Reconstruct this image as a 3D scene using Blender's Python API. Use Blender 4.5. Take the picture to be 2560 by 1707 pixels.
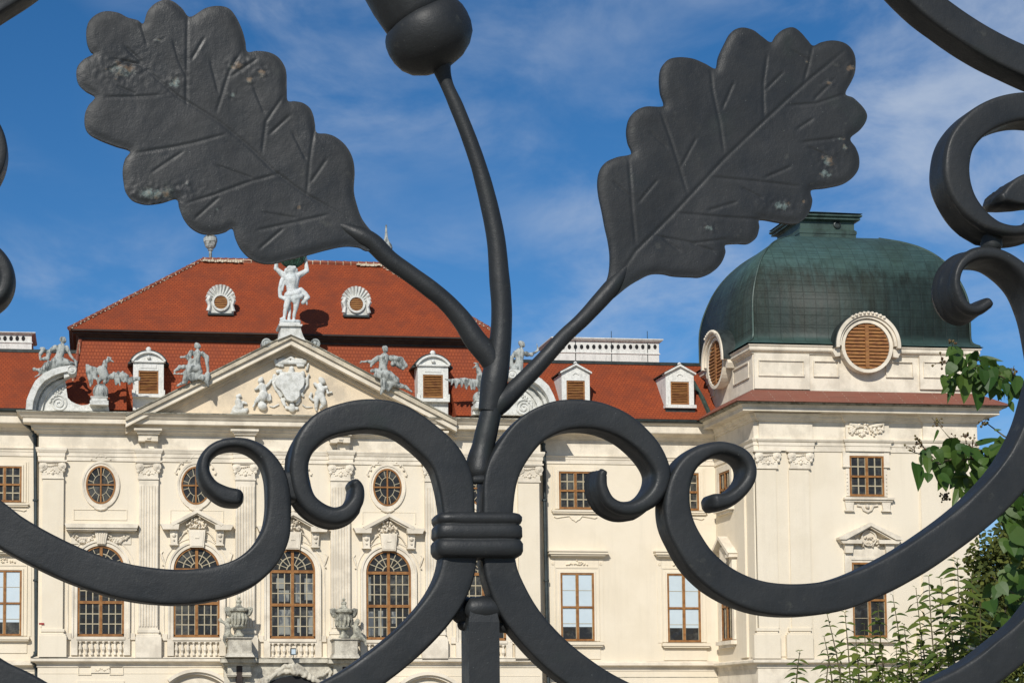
import bpy, math, random
import numpy as np
from mathutils import Vector, Matrix, noise
random.seed(7)
scene = bpy.context.scene
for o in list(bpy.data.objects): bpy.data.objects.remove(o)

# ------------------------------------------------------------ camera
F, CX, CY = 4741.9, 814.3, 1441.4          # focal length and principal point, in pixels of the 2560 px wide photo
YAW, PITCH, ROLL = 0.12302, 0.07523, -0.00309
CAM = Vector((0, 0, 1.65))
_sy, _cy, _sp, _cp = math.sin(YAW), math.cos(YAW), math.sin(PITCH), math.cos(PITCH)
FW = Vector((_sy*_cp, _cy*_cp, _sp)); RT0 = Vector((_cy, -_sy, 0)); UP0 = RT0.cross(FW)
RT = RT0*math.cos(ROLL) + UP0*math.sin(ROLL); UP = -RT0*math.sin(ROLL) + UP0*math.cos(ROLL)
cam = bpy.data.cameras.new('camera'); camo = bpy.data.objects.new('camera', cam); scene.collection.objects.link(camo)
cam.sensor_fit = 'HORIZONTAL'; cam.sensor_width = 36; cam.lens = F*36/2560
cam.shift_x = (1280-CX)/2560; cam.shift_y = (CY-853.5)/2560
cam.clip_start = 0.05; cam.clip_end = 5000
camo.matrix_world = Matrix.Translation(CAM) @ Matrix((RT, UP, -FW)).transposed().to_4x4()
scene.camera = camo

# ------------------------------------------------------------ sun and sky
SUN = Vector((0.60, 1.30, -1.00)).normalized()
sl = bpy.data.lights.new('sun', 'SUN'); sl.energy = 4.3; sl.angle = math.radians(0.5); sl.color = (1.0, 0.955, 0.88)
so = bpy.data.objects.new('sun', sl); scene.collection.objects.link(so); so.rotation_euler = SUN.to_track_quat('-Z', 'Y').to_euler()
so.location = (-20, -30, 60)
world = bpy.data.worlds.new('World'); scene.world = world; world.use_nodes = True
wt = world.node_tree; wn = wt.nodes; wl = wt.links; wn.clear()
def wN(t, **k):
    n = wn.new(t)
    for a, b in k.items(): setattr(n, a, b)
    return n
sky = wN('ShaderNodeTexSky', sky_type='NISHITA', sun_disc=False)
sky.sun_elevation = math.asin(-SUN.z); sky.sun_rotation = math.atan2(-SUN.x, -SUN.y)
sky.air_density = 1.0; sky.dust_density = 0.0; sky.ozone_density = 3.0; sky.altitude = 2500
hs = wN('ShaderNodeHueSaturation'); hs.inputs['Saturation'].default_value = 1.28; hs.inputs['Value'].default_value = 0.88
tc = wN('ShaderNodeTexCoord'); mp = wN('ShaderNodeMapping'); mp.inputs['Scale'].default_value = (3.4, 3.4, 6.5); mp.inputs['Location'].default_value = (7.9, 4.2, 1.3); mp.inputs['Rotation'].default_value = (0.0, 0.22, 0.0)
n1 = wN('ShaderNodeTexNoise'); n1.inputs['Scale'].default_value = 2.6; n1.inputs['Detail'].default_value = 9; n1.inputs['Roughness'].default_value = 0.58; n1.inputs['Distortion'].default_value = 0.35
n2 = wN('ShaderNodeTexNoise'); n2.inputs['Scale'].default_value = 0.9; n2.inputs['Detail'].default_value = 3
r1 = wN('ShaderNodeMapRange'); r1.inputs[1].default_value = 0.38; r1.inputs[2].default_value = 0.76; r1.interpolation_type = 'SMOOTHSTEP'
r2 = wN('ShaderNodeMapRange'); r2.inputs[1].default_value = 0.30; r2.inputs[2].default_value = 0.52
mm = wN('ShaderNodeMath', operation='MULTIPLY'); mx = wN('ShaderNodeMix', data_type='RGBA')
mx.inputs[7].default_value = (4.9, 5.6, 6.7, 1)
sc = wN('ShaderNodeMath', operation='MULTIPLY'); sc.inputs[1].default_value = 0.72
bg = wN('ShaderNodeBackground'); bg.inputs[1].default_value = 0.105; wo = wN('ShaderNodeOutputWorld')
wl.new(sky.outputs[0], hs.inputs['Color']); wl.new(tc.outputs['Generated'], mp.inputs[0])
wl.new(mp.outputs[0], n1.inputs[0]); wl.new(mp.outputs[0], n2.inputs[0])
wl.new(n1.outputs[0], r1.inputs[0]); wl.new(n2.outputs[0], r2.inputs[0])
wl.new(r1.outputs[0], mm.inputs[0]); wl.new(r2.outputs[0], mm.inputs[1]); wl.new(mm.outputs[0], sc.inputs[0])
wl.new(sc.outputs[0], mx.inputs[0]); wl.new(hs.outputs[0], mx.inputs[6]); wl.new(mx.outputs[2], bg.inputs[0]); wl.new(bg.outputs[0], wo.inputs[0])
scene.view_settings.view_transform = 'Standard'; scene.view_settings.look = 'None'
scene.view_settings.exposure = 0.0; scene.view_settings.gamma = 1.0

# ------------------------------------------------------------ helpers
def P(px, py, Y):
    d = FW + RT*((px-CX)/F) - UP*((py-CY)/F)
    return CAM + d*(Y/d.y)
def proj(v):
    d = Vector(v) - CAM; w = d.dot(FW)
    return CX + F*d.dot(RT)/w, CY - F*d.dot(UP)/w
def hip(px, py, X0, Y0, lo=-3.0, hi=9.0):
    """inset d and height z of the point (X0+d, Y0+d, z) seen at (px,py)"""
    for _ in range(50):
        m = (lo+hi)/2; z = P(px, py, Y0+m).z
        if proj((X0+m, Y0+m, z))[0] < px: lo = m
        else: hi = m
    return m, P(px, py, Y0+m).z

class MB:
    def __init__(s): s.v = []; s.f = []; s.m = []; s.cm = 0
    def add(s, vs, fs):
        b = len(s.v); s.v += [tuple(v) for v in vs]
        for f in fs: s.f.append(tuple(i+b for i in f)); s.m.append(s.cm)
    def box(s, x0, x1, y0, y1, z0, z1):
        if x0 > x1: x0, x1 = x1, x0
        if z0 > z1: z0, z1 = z1, z0
        s.add([(x0,y0,z0),(x1,y0,z0),(x1,y1,z0),(x0,y1,z0),(x0,y0,z1),(x1,y0,z1),(x1,y1,z1),(x0,y1,z1)],
              [(0,1,5,4),(1,2,6,5),(2,3,7,6),(3,0,4,7),(4,5,6,7),(3,2,1,0)])
    def prism(s, poly, y0, y1):                # poly in (x,z), extruded y0 (front) to y1
        n = len(poly); a = sum(poly[i][0]*poly[(i+1)%n][1]-poly[(i+1)%n][0]*poly[i][1] for i in range(n))
        if a < 0: poly = poly[::-1]
        s.add([(x,y0,z) for x,z in poly]+[(x,y1,z) for x,z in poly],
              [tuple(range(n)), tuple(range(2*n-1,n-1,-1))]+[(i,i+n,(i+1)%n+n,(i+1)%n) for i in range(n)])
    def band(s, outer, inner, y0, y1, closed=False):   # strip between two (x,z) polylines
        n = len(outer); vs = []
        for (a,b),(c,d) in zip(outer, inner): vs += [(a,y0,b),(c,y0,d),(c,y1,d),(a,y1,b)]
        fs = []
        for i in range(n if closed else n-1):
            j = (i+1) % n
            for k in range(4): fs.append((4*i+k, 4*i+(k+1)%4, 4*j+(k+1)%4, 4*j+k))
        if not closed: fs += [(0,3,2,1),(4*n-4,4*n-3,4*n-2,4*n-1)]
        s.add(vs, fs)
    def loft(s, x0, x1, y0, y1, prof, cap=False):      # rectangular rings (out, z)
        vs = []
        for o, z in prof: vs += [(x0-o,y0-o,z),(x1+o,y0-o,z),(x1+o,y1+o,z),(x0-o,y1+o,z)]
        fs = []
        for i in range(len(prof)-1):
            for k in range(4): fs.append((4*i+k,4*i+(k+1)%4,4*i+4+(k+1)%4,4*i+4+k))
        if cap: n = 4*len(prof)-4; fs += [(n,n+1,n+2,n+3),(3,2,1,0)]
        s.add(vs, fs)
    def lathe(s, c, prof, n=20, ax=None, sx=1.0, sy=1.0):   # prof (r, h) along axis ax from c
        ax = Vector(ax or (0,0,1)).normalized(); u = ax.orthogonal().normalized() if ax.z < .9 else Vector((1,0,0)); w = ax.cross(u)
        vs = []
        for r, h in prof:
            for k in range(n):
                t = 2*math.pi*k/n; vs.append(Vector(c)+ax*h+u*(r*sx*math.cos(t))+w*(r*sy*math.sin(t)))
        fs = [(i*n+k, i*n+(k+1)%n, (i+1)*n+(k+1)%n, (i+1)*n+k) for i in range(len(prof)-1) for k in range(n)]
        fs += [tuple(range(n))[::-1], tuple((len(prof)-1)*n+k for k in range(n))]
        s.add(vs, fs)
    def tube(s, pts, rad, n=8):
        pts = [Vector(p) for p in pts]; rad = rad if isinstance(rad, (list, tuple)) else [rad]*len(pts)
        vs = []; up = None
        for i, p in enumerate(pts):
            t = (pts[min(i+1,len(pts)-1)]-pts[max(i-1,0)]).normalized()
            if up is None: up = t.orthogonal().normalized()
            up = (up - t*up.dot(t)).normalized(); w = t.cross(up)
            for k in range(n):
                a = 2*math.pi*k/n; vs.append(p+(up*math.cos(a)+w*math.sin(a))*rad[i])
        fs = [(i*n+k, i*n+(k+1)%n, (i+1)*n+(k+1)%n, (i+1)*n+k) for i in range(len(pts)-1) for k in range(n)]
        fs += [tuple(range(n))[::-1], tuple((len(pts)-1)*n+k for k in range(n))]
        s.add(vs, fs)

_w = {}
def wloc(o): return _w.get(o.name, Vector((0,0,0))) if o else Vector((0,0,0))
def tag(o, label=None, cat=None, group=None, kind=None):
    if label: o['label'] = label
    if cat: o['category'] = cat
    if group: o['group'] = group
    if kind: o['kind'] = kind
    return o
def empty(name, loc):
    o = bpy.data.objects.new(name, None); scene.collection.objects.link(o); o.location = loc; o.empty_display_size = .2
    _w[o.name] = Vector(loc); return o
def link(name, me, parent=None, loc=(0,0,0)):
    o = bpy.data.objects.new(name, me); scene.collection.objects.link(o)
    o.location = Vector(loc) - wloc(parent); o.parent = parent; _w[o.name] = Vector(loc); return o
def islands(mb, gap):
    """groups of faces whose boxes lie closer than gap"""
    par = list(range(len(mb.v)))
    def fd(i):
        while par[i] != i: par[i] = par[par[i]]; i = par[i]
        return i
    for f in mb.f:
        a = fd(f[0])
        for i in f[1:]: par[fd(i)] = a
    box = {}
    for i, v in enumerate(mb.v):
        r = fd(i); b = box.get(r)
        box[r] = (v, v) if b is None else (tuple(map(min, b[0], v)), tuple(map(max, b[1], v)))
    B = sorted([[r], list(b[0]), list(b[1])] for r, b in box.items()); ch = True
    while ch:
        ch = False; out = []
        for c in B:
            for d in out:
                if all(c[1][k]-gap <= d[2][k] and c[2][k]+gap >= d[1][k] for k in range(3)):
                    d[0].extend(c[0]); d[1] = list(map(min, d[1], c[1])); d[2] = list(map(max, d[2], c[2])); ch = True; break
            else: out.append(c)
        B = out
    if len(B) == 1: return [mb]
    res = []
    for c in B:
        rs = set(c[0]); q = MB(); mp_ = {}
        for f, m_ in zip(mb.f, mb.m):
            if fd(f[0]) in rs:
                for i in f:
                    if i not in mp_: mp_[i] = len(q.v); q.v.append(mb.v[i])
                q.f.append(tuple(mp_[i] for i in f)); q.m.append(m_)
        res.append(q)
    return res
GAP = .3
def obj(name, mb, mats, parent=None, loc=(0,0,0), smooth=False, rz=0.0, whole=False):
    if parent is not None and parent.name == 'palace' and not whole:
        parts = islands(mb, GAP)
        if len(parts) > 1:
            os_ = [obj(name, q, mats, parent, loc, smooth, rz, True) for q in parts]; return os_[0]
    """links an MB as ONE mesh; vertices are relative to loc (world)"""
    me = bpy.data.meshes.new(name); me.from_pydata(mb.v, [], mb.f)
    for m in (mats if isinstance(mats, list) else [mats]): me.materials.append(m)
    me.polygons.foreach_set('material_index', mb.m)
    if smooth: me.polygons.foreach_set('use_smooth', [True]*len(me.polygons))
    uvm(me); me.update()
    o = link(name, me, parent, loc); o.rotation_euler.z = rz; return o
def uvm(me):
    uv = me.uv_layers.new(name='UVMap').data; Z = Vector((0,0,1))
    for p in me.polygons:
        n = p.normal; u = Z.cross(n)
        u = u.normalized() if u.length > 1e-3 else Vector((1,0,0)); v = n.cross(u)
        for li in p.loop_indices:
            c = me.vertices[me.loops[li].vertex_index].co; uv[li].uv = (c.dot(u), c.dot(v))
def copy_to(o, loc, parent):
    """copy of a part with copies of its own children"""
    c = o.copy(); scene.collection.objects.link(c); c.parent = parent; c.location = Vector(loc)-wloc(parent)
    for ch in o.children:
        d = ch.copy(); scene.collection.objects.link(d); d.parent = c
    return c

# ------------------------------------------------------------ materials
def mat(name, col, rough=.8, var=.12, scale=1.5, bump=0., bscale=20., spec=.5, metal=0., col2=None, mixr=(.45,.6), streak=False, fine=0., rain=0.):
    m = bpy.data.materials.new(name); m.use_nodes = True; t = m.node_tree; N = t.nodes; L = t.links
    b = N['Principled BSDF']; b.inputs['Roughness'].default_value = rough; b.inputs['Specular IOR Level'].default_value = spec; b.inputs['Metallic'].default_value = metal
    g = N.new('ShaderNodeNewGeometry'); vec = g.outputs['Position']
    if streak:
        mpn = N.new('ShaderNodeMapping'); mpn.inputs['Scale'].default_value = streak; L.new(vec, mpn.inputs[0]); vec = mpn.outputs[0]
    n = N.new('ShaderNodeTexNoise'); n.inputs['Scale'].default_value = scale; n.inputs['Detail'].default_value = 7; n.inputs['Roughness'].default_value = .62; L.new(vec, n.inputs['Vector'])
    mr = N.new('ShaderNodeMapRange'); mr.inputs[1].default_value = mixr[0]; mr.inputs[2].default_value = mixr[1]; L.new(n.outputs[0], mr.inputs[0])
    mixn = N.new('ShaderNodeMix'); mixn.data_type = 'RGBA'
    c2 = col2 or tuple(c*(1-var*2) for c in col)
    mixn.inputs[6].default_value = (*col, 1); mixn.inputs[7].default_value = (*c2, 1); L.new(mr.outputs[0], mixn.inputs[0])
    out = mixn.outputs[2]
    if fine:
        nf = N.new('ShaderNodeTexNoise'); nf.inputs['Scale'].default_value = bscale; nf.inputs['Detail'].default_value = 5; L.new(g.outputs['Position'], nf.inputs['Vector'])
        mf = N.new('ShaderNodeMapRange'); mf.inputs[3].default_value = 1-fine; mf.inputs[4].default_value = 1+fine; mf.inputs[1].default_value=.3; mf.inputs[2].default_value=.7; L.new(nf.outputs[0], mf.inputs[0])
        vm = N.new('ShaderNodeVectorMath'); vm.operation = 'SCALE'; L.new(out, vm.inputs[0]); L.new(mf.outputs[0], vm.inputs['Scale']); out = vm.outputs[0]
    if rain:
        mq = N.new('ShaderNodeMapping'); mq.inputs['Scale'].default_value = (2.6,2.6,.16); L.new(g.outputs['Position'], mq.inputs[0]); nq = N.new('ShaderNodeTexNoise'); nq.inputs['Scale'].default_value = 1; nq.inputs['Detail'].default_value = 6; nq.inputs['Roughness'].default_value = .7; L.new(mq.outputs[0], nq.inputs['Vector'])
        mr2 = N.new('ShaderNodeMapRange'); mr2.inputs[1].default_value = .52; mr2.inputs[2].default_value = .72; mr2.inputs[3].default_value = 1; mr2.inputs[4].default_value = 1-rain; L.new(nq.outputs[0], mr2.inputs[0])
        v2 = N.new('ShaderNodeVectorMath'); v2.operation = 'SCALE'; L.new(out, v2.inputs[0]); L.new(mr2.outputs[0], v2.inputs['Scale']); out = v2.outputs[0]
    L.new(out, b.inputs['Base Color'])
    if bump:
        n2 = N.new('ShaderNodeTexNoise'); n2.inputs['Scale'].default_value = bscale; n2.inputs['Detail'].default_value = 5; L.new(g.outputs['Position'], n2.inputs['Vector'])
        bp = N.new('ShaderNodeBump'); bp.inputs['Strength'].default_value = 1; bp.inputs['Distance'].default_value = bump; L.new(n2.outputs[0], bp.inputs['Height']); L.new(bp.outputs[0], b.inputs['Normal'])
    return m
def brickmat(name, c1, c2, mortar, w, h, ms, rough=.75, offset=.5, dark=None, bump=.02, spec=.4, metal=0, streak=None):
    m = bpy.data.materials.new(name); m.use_nodes = True; t = m.node_tree; N = t.nodes; L = t.links
    b = N['Principled BSDF']; b.inputs['Roughness'].default_value = rough; b.inputs['Specular IOR Level'].default_value = spec; b.inputs['Metallic'].default_value = metal
    uvn = N.new('ShaderNodeUVMap'); br = N.new('ShaderNodeTexBrick'); br.offset = offset
    for k, v in (('Color1', (*c1,1)), ('Color2', (*c2,1)), ('Mortar', (*mortar,1)), ('Scale', 1), ('Mortar Size', ms), ('Mortar Smooth', .3), ('Bias', 0), ('Brick Width', w), ('Row Height', h)): br.inputs[k].default_value = v
    L.new(uvn.outputs[0], br.inputs['Vector']); g = N.new('ShaderNodeNewGeometry')
    vec = g.outputs['Position']
    if streak:
        mpn = N.new('ShaderNodeMapping'); mpn.inputs['Scale'].default_value = streak; L.new(vec, mpn.inputs[0]); vec = mpn.outputs[0]
    n = N.new('ShaderNodeTexNoise'); n.inputs['Scale'].default_value = 1.0; n.inputs['Detail'].default_value = 8; n.inputs['Roughness'].default_value = .7; L.new(vec, n.inputs['Vector'])
    mr = N.new('ShaderNodeMapRange'); mr.inputs[1].default_value = .42; mr.inputs[2].default_value = .68; L.new(n.outputs[0], mr.inputs[0])
    mixn = N.new('ShaderNodeMix'); mixn.data_type = 'RGBA'; mixn.inputs[7].default_value = (*(dark or tuple(c*.7 for c in c1)), 1)
    L.new(mr.outputs[0], mixn.inputs[0]); L.new(br.outputs['Color'], mixn.inputs[6]); L.new(mixn.outputs[2], b.inputs['Base Color'])
    bp = N.new('ShaderNodeBump'); bp.inputs['Distance'].default_value = bump; bp.invert = True; L.new(br.outputs['Fac'], bp.inputs['Height']); L.new(bp.outputs[0], b.inputs['Normal'])
    return m
M = {}
M['plaster'] = mat('cream_plaster', (.73,.65,.515), .92, .07, .35, .004, 30, .2, col2=(.69,.61,.475), fine=.04, rain=.06)
M['trim'] = mat('trim_plaster', (.74,.665,.54), .9, .08, .9, .004, 25, .2, col2=(.60,.535,.43), fine=.05, rain=.10)
M['weathered'] = mat('weathered_plaster', (.56,.49,.37), .92, .2, .9, .006, 14, .2, col2=(.40,.35,.27), fine=.12)
M['tympanum'] = mat('ochre_plaster', (.66,.55,.40), .92, .1, .8, .004, 25, .2, col2=(.52,.44,.33), fine=.08)
M['ledge'] = mat('mossy_ledge', (.30,.28,.22), .95, .2, 2.5, .01, 14, .2, col2=(.13,.12,.09), fine=.2)
M['relief'] = mat('white_relief', (.62,.62,.58), .85, .1, 3., .01, 18, .3, col2=(.46,.46,.42), fine=.12)
M['statue'] = mat('grey_stone', (.37,.385,.36), .9, .2, 3.4, .02, 14, .3, col2=(.11,.12,.115), mixr=(.47,.6), fine=.12, streak=(1.6,1.6,.6))
M['atlas'] = mat('white_stone', (.58,.60,.59), .88, .15, 2., .015, 16, .3, col2=(.40,.43,.42), fine=.2)
M['urn'] = mat('sandstone', (.40,.385,.31), .92, .2, 3., .02, 16, .2, col2=(.17,.165,.14), fine=.3)
M['chim'] = mat('chimney_render', (.66,.655,.61), .9, .15, 2.2, .01, 12, .2, col2=(.46,.46,.43), streak=(2,2,.5), mixr=(.5,.75), fine=.12)
M['copper_globe'] = mat('verdigris_copper', (.045,.13,.09), .55, .3, 3., .02, 10, .5, metal=.2, col2=(.02,.05,.035), streak=(4,4,.8))
M['wood'] = mat('brown_wood', (.29,.135,.042), .6, .2, 4., .003, 30, .3, col2=(.20,.085,.026))
M['shutter'] = mat('shutter_wood', (.30,.14,.045), .7, .25, 3., .006, 30, .3, col2=(.19,.075,.03), streak=(1,1,6))
M['bars'] = mat('glazing_bar_paint', (.42,.36,.24), .6, .1, 4)
M['blind'] = mat('roller_blind', (.50,.585,.63), .6, .02, 1., spec=.6)
M['pale_panel'] = mat('pale_panel_mat', (.24,.24,.21), .8, .3, 1.2, spec=.4, col2=(.08,.09,.10), mixr=(.48,.55), streak=(2.2,2.2,.9))
M['dark'] = mat('dark_interior', (.012,.011,.012), .9, .1)
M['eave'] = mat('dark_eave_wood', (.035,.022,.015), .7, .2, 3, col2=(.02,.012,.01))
M['gutter'] = mat('gutter_copper', (.035,.045,.042), .5, .2, 3, metal=.3)
M['pipe'] = mat('downpipe_metal', (.04,.055,.06), .45, .2, 2, metal=.4)
M['red'] = mat('red_enamel', (.30,.015,.012), .5, .05)
M['lead'] = mat('lead_flashing', (.07,.085,.08), .6, .2, 2.5, metal=.2)
M['ridge'] = brickmat('ridge_tiles', (.24,.065,.032), (.19,.05,.028), (.50,.42,.30), .42, 1.0, .03, offset=0, bump=.01)
M['tile'] = brickmat('roof_tiles', (.30,.062,.018), (.255,.050,.015), (.18,.034,.012), .19, .165, .016, dark=(.175,.040,.017), bump=.010, spec=.25)
M['tile2'] = brickmat('scalloped_tiles', (.33,.076,.026), (.29,.062,.021), (.21,.042,.016), .17, .19, .020, dark=(.22,.050,.022), bump=.016, spec=.25)
M['tile3'] = brickmat('skirt_tiles', (.21,.060,.034), (.165,.046,.027), (.36,.25,.19), 1.9, .15, .016, dark=(.24,.085,.055), bump=.02, spec=.25)
def domemat():
    m = bpy.data.materials.new('patinated_copper'); m.use_nodes = True; t = m.node_tree; N = t.nodes; L = t.links; b = N['Principled BSDF']
    b.inputs['Specular IOR Level'].default_value = .42; b.inputs['Metallic'].default_value = .0
    uvn = N.new('ShaderNodeUVMap'); br = N.new('ShaderNodeTexBrick'); br.offset = 0
    for k, v in (('Color1', (.85,.85,.85,1)), ('Color2', (1.1,1.1,1.1,1)), ('Mortar', (.78,.78,.78,1)), ('Scale', 1), ('Mortar Size', .018), ('Mortar Smooth', .4), ('Bias', 0), ('Brick Width', .62), ('Row Height', .42)): br.inputs[k].default_value = v
    L.new(uvn.outputs[0], br.inputs['Vector']); g = N.new('ShaderNodeNewGeometry')
    def nz(scl, lo, hi, det=7):
        mpn = N.new('ShaderNodeMapping'); mpn.inputs['Scale'].default_value = scl; L.new(g.outputs['Position'], mpn.inputs[0]); n = N.new('ShaderNodeTexNoise'); n.inputs['Scale'].default_value = 1; n.inputs['Detail'].default_value = det; n.inputs['Roughness'].default_value = .65; L.new(mpn.outputs[0], n.inputs['Vector'])
        r = N.new('ShaderNodeMapRange'); r.inputs[1].default_value = lo; r.inputs[2].default_value = hi; L.new(n.outputs[0], r.inputs[0]); return n, r
    def mth(op, a, b_):
        n = N.new('ShaderNodeMath'); n.operation = op
        for i, v in ((0,a),(1,b_)):
            if isinstance(v, (int, float)): n.inputs[i].default_value = v
            else: L.new(v, n.inputs[i])
        return n.outputs[0]
    def mix(f, a, b_):
        n = N.new('ShaderNodeMix'); n.data_type = 'RGBA'; L.new(f, n.inputs[0])
        for i, v in ((6,a),(7,b_)):
            if isinstance(v, tuple): n.inputs[i].default_value = (*v, 1)
            else: L.new(v, n.inputs[i])
        return n.outputs[2]
    sp = N.new('ShaderNodeSeparateXYZ'); L.new(g.outputs['Position'], sp.inputs[0])
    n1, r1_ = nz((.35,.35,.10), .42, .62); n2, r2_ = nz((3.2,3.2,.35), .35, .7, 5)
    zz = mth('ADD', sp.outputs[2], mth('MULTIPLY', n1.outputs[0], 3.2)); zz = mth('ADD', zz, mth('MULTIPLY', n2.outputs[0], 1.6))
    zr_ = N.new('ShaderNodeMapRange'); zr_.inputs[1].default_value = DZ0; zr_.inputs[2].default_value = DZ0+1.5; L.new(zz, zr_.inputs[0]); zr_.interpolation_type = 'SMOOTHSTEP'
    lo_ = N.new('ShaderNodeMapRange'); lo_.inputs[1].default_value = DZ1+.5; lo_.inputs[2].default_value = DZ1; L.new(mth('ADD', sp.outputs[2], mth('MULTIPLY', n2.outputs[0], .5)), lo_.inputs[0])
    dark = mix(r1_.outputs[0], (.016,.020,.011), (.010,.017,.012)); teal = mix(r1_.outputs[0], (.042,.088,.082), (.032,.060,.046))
    c = mix(mth('MAXIMUM', zr_.outputs[0], lo_.outputs[0]), dark, teal); c = mix(mth('MULTIPLY', r2_.outputs[0], .26), c, (.060,.115,.110))  # teal by height: patina plus the shoulder's sky sheen painted into the colour
    vm = N.new('ShaderNodeVectorMath'); vm.operation = 'MULTIPLY'; L.new(c, vm.inputs[0]); L.new(br.outputs['Color'], vm.inputs[1]); L.new(vm.outputs[0], b.inputs['Base Color'])
    rr = N.new('ShaderNodeMapRange'); rr.inputs[3].default_value = .50; rr.inputs[4].default_value = .72; L.new(n2.outputs[0], rr.inputs[0]); L.new(rr.outputs[0], b.inputs['Roughness'])
    bp = N.new('ShaderNodeBump'); bp.inputs['Distance'].default_value = .012; bp.invert = True; L.new(br.outputs['Fac'], bp.inputs['Height'])
    _, r5 = nz((1.4,1.4,1.4), 0, 1, 3); bp2 = N.new('ShaderNodeBump'); bp2.inputs['Distance'].default_value = .035; L.new(r5.outputs[0], bp2.inputs['Height']); L.new(bp.outputs[0], bp2.inputs['Normal']); L.new(bp2.outputs[0], b.inputs['Normal'])
    return m
M['lantern'] = mat('green_copper', (.050,.085,.070), .5, .2, 1.5, .004, 8, .5, metal=.2, col2=(.028,.045,.036), streak=(1,1,.4))
M['gravel'] = mat('bounce_gravel', (.30,.26,.20), .95, .15, .6, .01, 12, col2=(.22,.19,.145))  # unseen court; pale gravel added to bounce warm light onto the facade
M['portal'] = mat('portal_stone', (.54,.50,.41), .9, .15, 2.2, .01, 16, .2, col2=(.36,.33,.27), fine=.15)
def glassmat(name='window_glass', col=(.026,.026,.026), ripple=.012):
    m = bpy.data.materials.new(name); m.use_nodes = True; N = m.node_tree.nodes; L = m.node_tree.links; b = N['Principled BSDF']
    b.inputs['Base Color'].default_value = (*col,1); b.inputs['Roughness'].default_value = .07; b.inputs['Specular IOR Level'].default_value = .22; b.inputs['IOR'].default_value = 1.45
    g = N.new('ShaderNodeNewGeometry'); n = N.new('ShaderNodeTexNoise'); n.inputs['Scale'].default_value = 1.6; n.inputs['Detail'].default_value = 2; L.new(g.outputs['Position'], n.inputs['Vector'])
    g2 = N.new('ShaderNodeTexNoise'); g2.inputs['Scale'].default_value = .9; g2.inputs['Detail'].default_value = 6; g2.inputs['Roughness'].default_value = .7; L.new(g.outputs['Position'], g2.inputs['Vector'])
    gr = N.new('ShaderNodeMapRange'); gr.inputs[1].default_value = .5; gr.inputs[2].default_value = .66; L.new(g2.outputs[0], gr.inputs[0]); gm = N.new('ShaderNodeMix'); gm.data_type = 'RGBA'; gm.inputs[6].default_value = (*col,1); gm.inputs[7].default_value = (.10,.098,.085,1); L.new(gr.outputs[0], gm.inputs[0]); L.new(gm.outputs[2], b.inputs['Base Color'])  # paler reflection and interior tones painted into the pane colour by noise
    bp = N.new('ShaderNodeBump'); bp.inputs['Distance'].default_value = ripple*8; L.new(n.outputs[0], bp.inputs['Height']); L.new(bp.outputs[0], b.inputs['Normal'])
    return m
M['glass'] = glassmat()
# ------------------------------------------------------------ ground
g = MB(); nn = 24
g.add([(-1500,-400,0),(1500,-400,0),(1500,2500,0),(-1500,2500,0)], [(0,1,2,3)])
tag(obj('ground', g, M['gravel']), kind='structure')

# ------------------------------------------------------------ palace
YC, YW, YT = 95.0, 96.0, 90.0
pal = empty('palace', (P(727,1700,YC).x, YC, 0))
tag(pal, 'long cream baroque palace with red tiled roofs, pediment and green domed corner tower', 'palace')
Xl, Xr = P(97,1300,YC).x, P(1351,1300,YC).x
TX0, TX1 = P(1889,1300,YT).x, P(2447,1300,YT).x; TD = 8.6
def zat(py, ref, Y): return P(ref, py, Y).z
def prof(lst, ref, Y): return [(o, zat(py, ref, Y-o)) for o, py in lst]
def rect(mb, px0, py0, px1, py1, Yf, Yb):
    xm, ym = (px0+px1)/2, (py0+py1)/2
    mb.box(P(px0,ym,Yf).x, P(px1,ym,Yf).x, Yf, Yb, P(xm,py1,Yf).z, P(xm,py0,Yf).z)
def poly(pts, Y): return [(lambda v: (v.x, v.z))(P(a,b,Y)) for a,b in pts]
ZEAVE = zat(1030, 200, 94.5)
# walls
w = MB(); w.box(Xl, Xr, YC, YC+14, 0, ZEAVE); obj('pavilion_wall', w, M['plaster'], pal)
ZWE = zat(1046, 1600, 95.2)
WX0, WX1 = P(-900,1300,YW).x, TX0+.5
w = MB(); w.box(WX0, Xl, YW, YW+12, 0, ZWE-.05); w.box(Xr, WX1, YW, YW+12, 0, ZWE-.05); obj('wing_wall', w, M['plaster'], pal)
ZTE = zat(1004, 1900, 89)
w = MB(); w.box(TX0, TX1, YT, YT+TD, 0, ZTE-.02); obj('tower_wall', w, M['plaster'], pal)
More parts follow.
